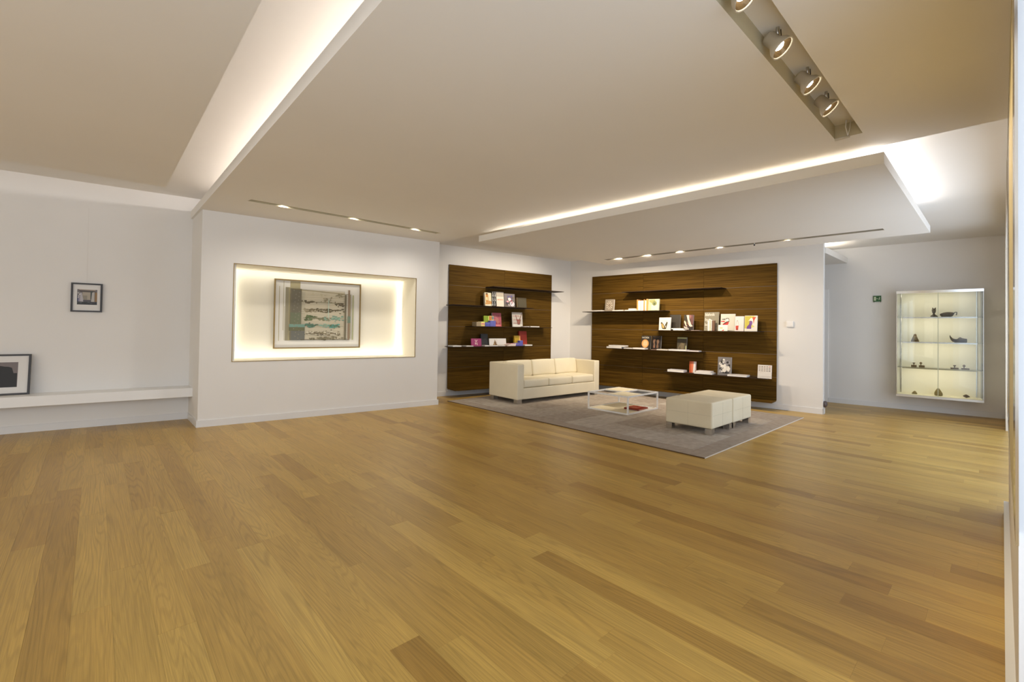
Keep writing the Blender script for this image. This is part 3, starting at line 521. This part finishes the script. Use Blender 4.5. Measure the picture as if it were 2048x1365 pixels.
t,w_,h_,yy=picture(FL,.544,.820,1.378,1.721,.006,.017,.022,BLACKF,'small black-framed photograph hanging on a wire on the left wall','framed_picture')
P=[(c_(110,104,104),rc(0,0,1,1)),(c_(170,156,140),[(.1,.96),(.1,1),(.9,1),(.92,.93)]),(c_(86,78,72),rc(.1,.8,.9,.93)),(c_(166,156,140),rc(.26,.32,.66,.82)),(c_(140,134,120),rc(.26,.32,.5,.6)),(c_(64,74,70),rc(.66,.35,.76,.9)),(c_(176,172,176),[(.14,.75),(.22,.8),(.34,.18),(.14,.2)]),(c_(150,144,168),[(.04,.55),(.12,.7),(.12,.2),(.04,.2)]),(c_(180,176,170),[(.74,.8),(.86,.86),(.86,.2),(.70,.2)]),(c_(140,110,70),rc(.88,.2,1,.82)),(c_(52,54,56),rc(0,0,1,.19)),(c_(80,78,84),rc(.3,.2,.7,.3)),(c_(60,66,90),rc(0,.19,.07,.6))]
P+=blobs([c_(90,96,100),c_(70,66,74),c_(40,44,42)],14,.1,.05,3,0,1,0,.2)+blobs([c_(200,196,190),c_(140,138,140)],8,.08,.06,8,0,.2,.4,.95)
printing(t,P,.053,.087,.176,.182,yy)
wr=bmesh.new(); tube(wr,[(.135,-.004,.34),(.132,-.003,1.25)],.0007,5); obj('hanging_wire',wr,mat((.62,.58,.54),.4,.3),t)
t,w_,h_,yy=picture(FL,-.42,.243,.4405,.888,.085,.018,.022,BLACKF,'larger black-framed photograph of a dark hill leaning on the left ledge','framed_picture',lean=6)
printing(t,[(c_(116,106,104),rc(0,0,1,1)),(c_(26,24,20),[(0,0),(.98,0),(.97,.42),(.93,.56),(.9,.78),(.84,.82),(.78,.83),(.66,.88),(.5,.97),(.3,1),(0,1)]),(c_(24,22,19),rc(0,0,.99,.56)),(c_(190,186,178),[(.36,.19),(.43,.2),(.5,.29),(.53,.3),(.53,.17),(.51,.17),(.505,.24),(.46,.17),(.4,.16)])],.10,.085,w_-.20,.275,yy)
# large print in the niche
t,w_,h_,yy=picture(FA,.880,2.110,.917,1.922,-.575,.016,.035,GOLDF,'large bronze-framed abstract print hung inside the lit wall niche','framed_picture',mat_col=(.74,.71,.65))
DK=c_(112,106,88); OL=c_(176,166,130); GR=c_(150,142,116); TE=c_(110,150,140); r=random.Random(4); P=[]
X=lambda px:(px-95)/(1505-95); Y=lambda py:1-(py-135)/(1240-135)
def R4(a,b,c,d): return [(X(a),Y(d)),(X(c),Y(d)),(X(c),Y(b)),(X(a),Y(b))]
P+=[(OL,R4(322,135,482,300)),(GR,R4(250,240,305,1130)),(OL,R4(300,240,325,1130)),(OL,R4(152,230,162,1135)),(OL,R4(218,135,226,960)),(OL,R4(236,560,242,1125)),(c_(206,196,172),R4(500,270,1240,1120))]
P+=[(c_(196,188,164),R4(495,300,565,1120))]
for k in range(46):
    y0=262+k*18.6+r.uniform(-3,3); P.append((r.choice([c_(160,152,126),c_(184,176,150),c_(140,132,106)]),R4(500,y0,1240,y0+r.uniform(2,4))))
for y0 in (468,592,735,872): P.append((c_(168,160,134),R4(530,y0,1220,y0+14)))
for cx,cy,sx,sy,cols,n in ((650,475,110,26,[c_(120,108,80),c_(96,84,60)],26),(1150,500,110,34,[c_(120,108,80),c_(90,80,58)],26),(660,610,140,36,[c_(120,108,80),c_(150,138,108)],26),(960,610,260,36,[c_(110,100,72),c_(90,80,56)],60),(630,745,110,46,[c_(100,116,74),c_(84,96,62)],36),(900,755,150,34,[c_(130,126,96),c_(110,112,80)],26),(1100,745,160,40,[c_(120,150,130),c_(140,170,150)],36),(650,872,110,36,[c_(90,130,112),c_(80,104,82)],36),(900,870,130,26,[c_(140,170,150)],20),(1060,880,110,36,[c_(84,150,138),c_(90,110,80)],36),(880,1005,370,44,[c_(110,100,78),c_(214,206,184),c_(134,124,98)],100),(920,340,300,40,[c_(190,180,152)],10),(1130,345,90,34,[c_(150,140,112)],14),(935,430,90,50,[c_(150,140,112)],16),(900,1090,360,22,[c_(120,112,88)],50)):
    for k in range(n):
        a=cx+r.gauss(0,.45)*sx; b=cy+r.gauss(0,.45)*sy; q1=r.uniform(8,34); q2=r.uniform(5,14)
        P.append((r.choice(cols),[(X(a+q1*math.cos(j)),Y(b+q2*math.sin(j))) for j in (0,1.1,2,3.1,4,5.2)]))
P+=[(c_(120,112,90),R4(322,258,500,1125)),(DK,R4(345,262,492,660)),(c_(110,116,90),R4(330,660,492,850)),(c_(118,150,136),R4(310,855,560,905)),(c_(104,104,76),R4(310,905,560,965)),(c_(108,108,100),R4(340,968,560,1125)),(c_(84,76,52),R4(495,1112,1330,1124)),(c_(128,112,66),[(X(350),Y(262)),(X(1340),Y(310)),(X(1340),Y(318)),(X(350),Y(270))])]
for k in range(26): P.append((c_(134,128,110),[(X(a_),Y(b_)) for a_,b_ in [(400+(k%2)*50+10*math.cos(j)+(k*37%41)-20,290+k*32+10*math.sin(j)) for j in (0,1,2,3,4,5)]]))
P+=[(c_(110,102,80),R4(1232,320,1262,1115)),(c_(140,118,96),R4(1290,232,1324,1120)),(c_(150,140,110),R4(1324,320,1340,1100)),(c_(168,168,130),R4(1368,320,1394,1118)),(c_(110,126,108),R4(1275,700,1340,820)),(c_(190,214,200),R4(945,420,955,750))]
for k in range(40): P.append((c_(200,192,168),R4(1262,340+k*19,1290,348+k*19)))
printing(t,P,.016,.02,w_-.032,h_-.04,yy)
# ------------------------------------------------------------------ wall fittings
t=thing('exit_sign','small green emergency exit sign on the far wall left of the glass cabinet','sign',FD.pt(.637,.001,1.812),FD.rz)
obj('sign_panel',B(0,.108,-.018,0,0,.102),mat(c_(20,86,30),.4),t)
wh=mat(c_(190,200,170),.4); bm=bmesh.new(); y=-.0186
def pf(pts): bm.faces.new([bm.verts.new((a,y,b)) for a,b in pts])
pf([(.010,.018),(.038,.018),(.038,.084),(.010,.084)])
pf([(.042,.048),(.056,.048),(.056,.043),(.064,.052),(.056,.061),(.056,.056),(.042,.056)])
pf([(.082,.070),(.092,.070),(.092,.080),(.082,.080)]); pf([(.074,.062),(.090,.067),(.096,.058),(.092,.054),(.088,.060),(.088,.044),(.096,.030),(.090,.028),(.083,.042),(.074,.030),(.068,.030),(.078,.048),(.080,.058),(.074,.056),(.070,.050)])
obj('pictogram',bm,wh,t)
for x in (.006,.094): obj('bracket',B(x,x+.010,-.012,0,-.012,0),mat((.3,.24,.2),.5),t)
t=thing('wall_thermostat','square white control box on the wall right of the wide wood panel','control box',FC.pt(4.205,.001,1.345),FC.rz)
bm=B(0,.098,-.028,0,0,.095); bmesh.ops.bevel(bm,geom=bm.edges[:],offset=.004,segments=2,affect='EDGES'); obj('housing',bm,WHITEL,t); obj('front_cover',B(.012,.086,-.031,-.028,.012,.083),mat((.84,.82,.80),.3),t)
# ------------------------------------------------------------------ lit display cabinet on the far wall
S0,S1,Z0,Z1,DP=.948,1.937,.262,1.945,.34
t=thing('display_cabinet','wall-hung lit glass cabinet with chrome edges holding small antique pieces','display cabinet',FD.pt(0,.001,0),FD.rz)
obj('back_panel',B(S0,S1,-.012,0,Z0,Z1),mat(c_(240,231,206),.6),t)
obj('top_frame',B(S0-.004,S1+.004,-DP,-.012,Z1-.028,Z1+.012),CHROME,t); bm=B(S0-.004,S1+.004,-DP,-.012,Z0-.012,Z0+.022); obj('bottom_frame',bm,BRUSHED,t)
obj('floor_panel',B(S0+.004,S1-.004,-DP+.004,-.012,Z0+.022,Z0+.028),CREAM,t)
for a in (S0-.003,S1-.006):
    obj('corner_post',B(a,a+.009,-DP,-DP+.009,Z0+.022,Z1-.028),mat((.40,.38,.34),.2,1),t)
for a in (1.000,1.885): obj('shelf_rail',B(a,a+.010,-.030,-.012,Z0+.03,Z1-.03),mat((.40,.38,.34),.2,1),t)
obj('side_glass',B(S0,S0+.004,-DP+.012,-.014,Z0+.03,Z1-.03),GLASS,t); obj('side_glass',B(S1-.005,S1-.001,-DP+.012,-.014,Z0+.03,Z1-.03),GLASS,t)
mid=(S0+S1)/2
obj('glass_door',B(S0+.010,mid-.002,-DP+.002,-DP+.006,Z0+.024,Z1-.03),GLASS,t); obj('glass_door',B(mid+.002,S1-.010,-DP+.002,-DP+.006,Z0+.024,Z1-.03),GLASS,t)
obj('door_edge',B(mid-.004,mid+.004,-DP+.001,-DP+.009,Z0+.024,Z1-.03),mat((.55,.56,.40),.3),t)
CZ=[1.534,1.136,.727]
for k,z in enumerate(CZ):
    sh=obj('glass_shelf',B(S0+.012,S1-.012,-DP+.02,-.03,z-.008,z),GLASS,t)
    obj('shelf_bar',B(1.019,1.873,-DP+.012,-DP+.020,z-.020,z+.001),mat((.42,.40,.40),.25,1) if k<2 else mat((.30,.25,.15),.3,.6),t)
for zt in (Z1-.035,CZ[0]-.025,CZ[1]-.025,CZ[2]-.025):
    area('cabinet_strip',FD.pt(mid,.27,zt),(FD.n.x*-.55,FD.n.y*-.55,-1),.86,.015,.76,(1,.94,.82),up=(FD.d.x,FD.d.y,0))
BRZ=textured('aged_bronze',c_(60,44,20),c_(92,74,38),40,rough=.7,bump=.3,spec=.12); WOODD=textured('worn_wood',c_(84,60,26),c_(120,92,46),60,rough=.6); STONE=textured('worn_stone',c_(120,104,62),c_(150,132,84),50,rough=.8,bump=.4)
def exh(name,s,z,bm,m,label,sm=True,parts=()):
    t=thing(name,label,'exhibit',FD.pt(s,.20,z+.0008),FD.rz); obj('body',bm,m,t,smooth=sm)
    for n,b,mm in parts: obj(n,b,mm,t)
    return t
bm=bmesh.new(); loft(bm,[(0,0,.018,.012),(.012,0,.030,.026),(.030,0,.046,.034),(.044,0,.05,.036),(.060,0,.042,.034),(.074,0,.028,.026),(.084,.002,.02,.012)])
b2=bmesh.new(); lathe(b2,[(.014,0),(.012,.018),(.022,.03),(.026,.07),(.022,.085),(.018,.092)],12); [setattr(v,'co',v.co+Vector((.041,0,.045))) for v in b2.verts]
for xx in (.030,.056): tube(b2,[(xx,0,.13),(xx+(.004 if xx>.04 else -.004),0,.150)],.007,8)
exh('ankle_boot',1.358,CZ[0],bm,BRZ,'small dark bronze foot-like piece with a two-pronged top, on the top glass shelf',parts=[('upper',b2,BRZ)])
bm=bmesh.new(); loft(bm,[(0,.03,.05,.008),(.02,.0,.062,.03),(.05,0,.074,.038),(.09,0,.08,.04),(.12,0,.078,.038),(.145,.014,.074,.03),(.158,.04,.070,.014),(.168,.066,.078,.006),(.185,.072,.082,.005)]); b2=bmesh.new(); tube(b2,[(.180,0,.077),(.192,0,.074),(.190,0,.045),(.182,0,.028)],.006,8)
exh('slipper',1.469,CZ[0],bm,BRZ,'dark boat-shaped vessel with a hooked tip, right side of the top glass shelf',parts=[('hook',b2,BRZ)])
bm=bmesh.new(); loft(bm,[(0,0,.02,.015),(.012,0,.05,.03),(.028,0,.10,.034),(.036,0,.125,.026),(.062,0,.128,.026),(.072,0,.09,.034),(.084,0,.05,.03),(.098,0,.022,.016)])
b2=bmesh.new()
for k in range(3): tube(b2,[(.026+k*.004,-.03,.09-k*.022),(.070-k*.001,-.031,.082-k*.022)],.003,6)
exh('laced_boot',1.127,CZ[1],bm,WOODD,'little brown laced boot seen from the front, left on the second glass shelf',parts=[('laces',b2,mat(c_(190,170,120),.6))])
bm=bmesh.new(); loft(bm,[(0,.085,.112,.005),(.006,.06,.112,.008),(.016,.035,.09,.014),(.035,.012,.066,.024),(.06,0,.056,.03),(.085,0,.056,.03),(.104,0,.078,.028),(.118,0,.086,.026),(.14,0,.072,.026),(.175,0,.064,.026),(.191,.002,.062,.022)])
exh('curled_shoe',1.580,CZ[1],bm,BRZ,'dark slipper with an upturned curled toe, right on the second glass shelf')
def stamp(s,wd,hb,lab,cone):
    bm=B(0,wd,-.02,.02,0,hb); bmesh.ops.bevel(bm,geom=bm.edges[:],offset=.003,segments=1,affect='EDGES'); b2=bmesh.new(); 
    lathe(b2,[(.007,0),(.005,.018),(.018,.032),(.018,.038),(.004,.040 if not cone else .055)],12); cx=wd*.5 if not cone else wd*.35
    for v in b2.verts: v.co+=Vector((cx,0,hb-.001))
    exh('handled_block',s,CZ[2],bm,WOODD,lab,sm=False,parts=[('knob',b2,WOODD)])
stamp(1.128,.068,.032,'thick wooden block with a flat-topped knob, leftmost on the third glass shelf',0); stamp(1.222,.070,.032,'thick wooden block with a pointed knob, second from left on the third glass shelf',1)
stamp(1.590,.090,.019,'thin wooden block with a flat-topped knob, third from left on the third glass shelf',0); stamp(1.708,.090,.018,'thin wooden block with a pointed knob, rightmost on the third glass shelf',1)
bm=bmesh.new(); loft(bm,[(0,.0,.012,.01),(.014,0,.036,.024),(.034,0,.052,.028),(.052,0,.04,.022),(.066,0,.012,.01)]); exh('pebble',1.138,Z0+.028,bm,STONE,'small pale rounded stone at bottom left of the glass cabinet')
bm=bmesh.new(); loft(bm,[(0,.01,.05,.012),(.014,0,.085,.022),(.036,0,.118,.03),(.058,0,.115,.03),(.080,0,.075,.024),(.096,.006,.04,.012)]); exh('egg_shaped_stone',1.405,Z0+.028,bm,STONE,'large egg-shaped brown stone at bottom centre of the glass cabinet')
bm=bmesh.new(); loft(bm,[(0,.022,.03,.005),(.018,.01,.046,.018),(.036,0,.054,.022),(.054,.006,.044,.018),(.076,.014,.026,.005)]); exh('pointed_stone',1.727,Z0+.028,bm,BRZ,'small dark pointed stone at bottom right of the glass cabinet')
# second, flush cabinet on the near wall seen edge-on
t=thing('display_cabinet','mirror-like glass display case with chrome edges seen edge-on at the far right','display cabinet',(0,0,0))
obj('back_panel',B(1.86,4.7,-.0299,-.0275,.70,2.48),mat((.5,.45,.35),.6),t)
obj('painted_interior',B(2.15,3.6,-.0274,-.0250,.70,2.47),mat(c_(180,164,118),.5),t)  # flat strip coloured to imitate the lit case interior behind the glass
for a in ((3.60,4.14),(4.15,4.69)): obj('glass_door',B(a[0],a[1],-.0262,-.0250,.70,2.475),mat((.50,.44,.34),.06,.9),t)
for a in ((1.84,2.15,-.0299,-.0235,.685,2.49),(4.69,4.72,-.0299,-.022,.685,2.49)): obj('side_frame',B(*a),CHROME,t)
obj('bottom_frame',B(2.15,4.69,-.0299,-.0235,.685,.70),CHROME,t); obj('top_frame',B(2.15,4.69,-.0299,-.0235,2.475,2.49),CHROME,t)
# ------------------------------------------------------------------ rug
t=thing('area_rug','large grey-brown patchwork rug with a plain border on the oak floor','rug',(0,0,0))
def carpet(name,a,b):
    return textured(name,a,b,14,5,.95,.6,bscale=220,spec=.1)
RX0,RX1,RY0,RY1=4.432,7.68,1.985,6.40
bm=B(RX0,RX1,RY0,RY1,.0005,.010); bmesh.ops.bevel(bm,geom=[e_ for e_ in bm.edges if min(v.co.z for v in e_.verts)>.009],offset=.003,segments=1,affect='EDGES')
obj('border',bm,carpet('rug_border',c_(160,147,134),c_(174,161,148)),t)
obj('edge_piping',B(RX0,RX1,RY0-.006,RY0,.001,.010),mat(c_(214,206,196),.8),t); obj('edge_piping',B(RX0-.006,RX0,RY0,RY1,.001,.010),mat(c_(92,70,48),.8),t)
pm_=[carpet('rug_patch_%d'%i,a,b) for i,(a,b) in enumerate(((c_(164,152,140),c_(184,174,162)),(c_(174,163,151),c_(194,185,173)),(c_(156,144,132),c_(176,164,152)),(c_(170,158,146),c_(188,177,164))))]
r=random.Random(11); bx0,by0,bx1,by1=RX0+.20,RY0+.20,RX1-.20,RY1-.20; nx,ny=6,9
for i in range(nx):
    for j in range(ny):
        x0=bx0+(bx1-bx0)*i/nx; x1=bx0+(bx1-bx0)*(i+1)/nx; y0=by0+(by1-by0)*j/ny; y1=by0+(by1-by0)*(j+1)/ny
        obj('patch',B(x0+.002,x1-.002,y0+.002,y1-.002,.010,.0125+r.uniform(0,.0012)),pm_[r.randrange(4)],t)
RZ=.0135
# ------------------------------------------------------------------ sofa
t=thing('sofa','cream leather three-seat sofa with boxy arms on the rug in front of the wood panel','sofa',(5.085,5.365,RZ),math.radians(-3.2))
W,D=2.06,.78; AR=.145
soft('base',AR-.01,W-AR+.01,.008,D-.01,.070,.255,.012,LEATHER,t)
for x0,x1 in ((0,AR),(W-AR,W)): soft('arm',x0,x1,0,D,.070,.655,.018,LEATHER,t)
soft('backrest',AR-.01,W-AR+.01,D-.16,D,.20,.655,.018,LEATHER,t)
cw=(W-2*AR)/3
for k in range(3):
    soft('seat_cushion',AR+k*cw+.003,AR+(k+1)*cw-.003,.012,D-.165,.258,.395,.028,LEATHER,t,crown=.012,front=.008)
    o=soft('back_cushion',AR+k*cw+.003,AR+(k+1)*cw-.003,D-.33,D-.17,.385,.675,.035,LEATHER,t,crown=.008,front=.022); o.rotation_euler=(-.14,0,0)
for x0 in (.02,W-.115):
    for y0 in (.02,D-.115): obj('leg',B(x0,x0+.095,y0,y0+.095,0,.070),BRUSHED,t)
# ------------------------------------------------------------------ ottomans
def ottoman(x,y,label):
    t=thing('ottoman',label,'ottoman',(x,y,RZ),0,'cream leather ottomans on the rug'); w=.606
    soft('cushion_body',0,w,0,.60,.072,.388,.022,LEATHER,t,crown=.006)
    sm=mat(c_(176,166,140),.6); bm=bmesh.new()
    box(bm,.02,w-.02,-.0008,.001,.2285,.2300); box(bm,-.0008,.001,.02,.58,.2285,.2300); box(bm,-.0008,.001,.2995,.3005,.08,.37); box(bm,w/2-.0005,w/2+.0005,-.0008,.001,.08,.37)
    obj('stitching',bm,sm,t)
    for a in (.0,w-.095):
        for b in (.0,.505): obj('leg',B(a+.008,a+.087,b+.008,b+.087,0,.072),CHROME,t)
ottoman(5.408,2.336,'cream leather ottoman nearer the camera, its full left side showing'); ottoman(6.024,2.330,'cream leather ottoman at the back of the pair, nearest the wide wood panel')
# ------------------------------------------------------------------ coffee table
t=thing('coffee_table','low white metal frame coffee table with half-open top between sofa and ottomans','table',(5.735,3.70,RZ))
w,d,h,b=.85,.735,.272,.021; tm=CREAM
for x in (0,w-b):
    for y in (0,d-b): obj('leg',B(x,x+b,y,y+b,b,h-b),WHITEL,t)
for z in (0,h-b):
    bm=bmesh.new(); box(bm,0,w,0,b,z,z+b); box(bm,0,w,d-b,d,z,z+b); box(bm,0,b,b,d-b,z,z+b); box(bm,w-b,w,b,d-b,z,z+b); obj('bottom_frame' if z==0 else 'top_frame',bm,WHITEL,t)
bm=bmesh.new(); box(bm,w/2-.006,w/2+.006,b,d-b,h-b,h); box(bm,b,w-b,d/2-.006,d/2+.006,h-b,h-.0005); obj('cross_bar',bm,WHITEL,t)
obj('bottom_panel',B(b,w-b,b,d-b,.004,.015),tm,t)
obj('top_panel',B(b,w/2-.006,b,d/2-.006,h-.010,h-.003),tm,t); obj('top_panel',B(w/2+.006,w-b,d/2+.006,d-b,h-.010,h-.003),tm,t)
t=thing('magazine','white magazine lying under the red book on the lower tier of the coffee table','magazine',(6.10,3.725,RZ+.0155),math.radians(4)); obj('cover',B(0,.42,0,.24,0,.006),mat((.80,.80,.82),.35),t); obj('page_block',B(.002,.418,.002,.238,.0015,.0045),PAPER,t)
t=thing('book','dark red book lying open-side right on the lower tier of the coffee table','book',(6.075,3.735,RZ+.022),math.radians(3))
bm=bmesh.new(); box(bm,0,.30,0,.25,0,.003); box(bm,0,.30,0,.25,.017,.020); box(bm,0,.003,0,.25,.003,.017); obj('cover',bm,mat(c_(128,38,22),.35),t); obj('page_block',B(.003,.296,.004,.246,.003,.017),mat(c_(196,120,96),.6),t)
bm=bmesh.new(); box(bm,.08,.24,.09,.10,.0202,.0206); box(bm,.06,.20,.14,.15,.0202,.0206); box(bm,.12,.22,.19,.20,.0202,.0206); obj('title_lettering',bm,mat(c_(190,140,120),.5),t)
# ------------------------------------------------------------------ track lights
TZ=2.792
t=thing('light_track','recessed steel lighting rail in the ceiling slot at top right','light track',(0,0,0))
obj('rail',B(.2,3.86,.690,.715,TZ-.022,TZ),mat((.42,.38,.28),.4,.4),t)
for x in (1.35,1.95,2.56,3.05): obj('driver_box',B(x-.2,x+.12,.668,.692,TZ-.035,TZ),mat((.30,.26,.18),.5),t)
def head(x,y,label,on=True):
    t=thing('track_spotlight',label,'spotlight',(x,y,TZ),0,'track spotlights in the ceiling slot')
    bm=bmesh.new(); tube(bm,[(0,0,0),(0,0,-.095)],.008,8); obj('stem',bm,BRUSHED,t,smooth=True)
    bm=bmesh.new(); tube(bm,[(.008,0,-.01),(.03,-.004,-.03),(.026,-.008,-.075),(.004,-.004,-.10)],.0025,6); obj('cable',bm,mat((.05,.04,.03),.5),t,smooth=True)
    ax=Vector((.08,-.62,-.78)).normalized(); c=Vector((0,0,-.128)); q=ax.to_track_quat('Z','Y')
    def part(name,prof,m,cap=True):
        bm=bmesh.new(); lathe(bm,prof,24,cap=cap)
        for v in bm.verts: v.co=q@(v.co*1.12)+c
        return obj(name,bm,m,t,smooth=True)
    hm=mat((.52,.46,.36),.4,.3,name='champagne_housing')
    part('housing',[(.006,-.062),(.026,-.060),(.030,-.052),(.030,-.012),(.046,.012),(.050,.030),(.050,.034),(.046,.034),(.044,.028)],hm,cap=False)
    part('reflector',[(.045,.030),(.036,.012),(.022,.002),(.002,0)],mat((.10,.065,.03),.25,.7),cap=False)
    lens=part('lamp_glass',[(.0005,.020),(.015,.018),(.021,.012),(.022,.004)],mat((1,.93,.80),.3,emit=26))
    spot('spot_beam',Vector((x,y,TZ))+c+ax*.045,Vector((x,y,TZ))+c+ax*2,25,75,.8,(1,.84,.58),.02)
head(2.43,.745,'track spotlight nearest the camera, largest of the three lit heads'); head(2.92,.742,'middle one of the three lit track spotlights'); head(3.30,.738,'track spotlight farthest from the camera, nearest the end of the ceiling slot'); head(1.95,.74,'track spotlight just above the top edge of the picture, only its rim showing')
t=thing('light_connector','loose white cable connector hanging out of the far end of the ceiling slot','connector',(3.83,.735,2.655))
bm=bmesh.new(); tube(bm,[(0,0,.13),(.02,.01,.05),(.035,.0,-.01)],.004,6); tube(bm,[(.02,-.02,.13),(.045,-.01,.05),(.04,0,-.01)],.002,6); obj('wire',bm,WHITEL,t,smooth=True)
bm=bmesh.new(); tube(bm,[(.04,-.012,-.016),(.030,.075,-.020)],.010,8); obj('plug',bm,mat((.62,.58,.50),.3),t,smooth=True)
# small recessed lamps in the panel slot that wash the wood panel
for i,(x,y) in enumerate(((6.640,4.52),(6.672,3.98),(6.705,3.46),(6.742,2.85),(6.80,1.95))):
    t=thing('recessed_spotlight',['recessed lamp at the left end of the slot in the low ceiling panel','second recessed lamp from the left in the low panel slot','third recessed lamp from the left in the low ceiling panel slot','fourth recessed lamp from the left in the low ceiling panel slot','recessed lamp towards the right end of the low ceiling panel slot'][i],'spotlight',(x,y,2.578),0,'recessed lamps in the low panel slot')
    bm=bmesh.new(); lathe(bm,[(.024,-.002),(.026,-.022),(.023,-.022),(.020,-.010)],16); obj('housing',bm,BRUSHED,t,smooth=True)
    bm=bmesh.new(); lathe(bm,[(.001,-.016),(.014,-.015),(.018,-.012)],14); obj('lamp_glass',bm,mat((1,.90,.70),.3,emit=20),t,smooth=True)
    spot('wash_spot',(x+.02,y,2.50),(7.7,y+(.55 if i<2 else .0 if i<4 else .5),.9),(54,54,50,24,3)[i],140,.9,(1,.84,.64),.02)
t=thing('slot_sensor','tiny dark sensor hanging from the slot in the low ceiling panel','sensor',(6.785,2.36,2.50)); bm=bmesh.new(); tube(bm,[(0,0,.06),(0,0,-.012)],.006,8); obj('stem',bm,WHITEL,t,smooth=True); bm=bmesh.new(); tube(bm,[(0,0,-.012),(0,.0,-.03)],.010,8); obj('sensor_head',bm,mat((.05,.04,.04),.4),t,smooth=True)
# fixtureless spots added to brighten the back panel, then recessed niche wall lamps
for x,y in ((5.35,5.32),(6.25,5.30)): spot('wash_spot',(x,y,2.72),(x+.1,6.85,1.1),38,110,.75,(1,.88,.70),.02)
for i,(x,y) in enumerate(((1.60,5.715),(2.45,5.69),(3.35,5.675))):
    t=thing('recessed_spotlight',['recessed wall washer at the left end of the ceiling slot before the niche wall','middle recessed wall washer in the ceiling slot before the niche wall','recessed wall washer at the right end of the ceiling slot before the niche wall'][i],'spotlight',(x,y,2.78),0,'recessed lamps before the niche wall')
    bm=bmesh.new(); lathe(bm,[(.026,-.002),(.028,-.03),(.025,-.03),(.022,-.014)],16); obj('housing',bm,WHITEL,t,smooth=True)
    bm=bmesh.new(); lathe(bm,[(.001,-.018),(.016,-.017),(.020,-.014)],14); obj('lamp_glass',bm,mat((1,.92,.78),.3,emit=.6),t,smooth=True)
    spot('wash_spot',(x,y,2.668),(x+.1,y+.12,1.0),18,150,.9,(1,.93,.82),.03)
# niche strips
NC=(1,.955,.84); dv=(FA.d.x,FA.d.y,0); iv=-FA.n
mS=(NS0+NS1)/2; mZ=(NZ0+NZ1)/2
area('niche_strip',FA.pt(mS,-ND+.12,NZ1-.006),(iv.x*.8,iv.y*.8,-.6),NS1-NS0-.06,.012,1.15,NC,up=dv)
area('niche_strip',FA.pt(mS,-ND+.12,NZ0+.006),(iv.x*.8,iv.y*.8,.6),NS1-NS0-.06,.012,1.25,NC,up=dv)
for s_,sg in ((NS1-.006,-1),(NS0+.006,1)):
    area('niche_strip',FA.pt(s_,-ND+.05,mZ),(iv.x*.8+sg*FA.d.x*.6,iv.y*.8+sg*FA.d.y*.6,0),NZ1-NZ0-.04,.012,.62,NC,up=(0,0,1))
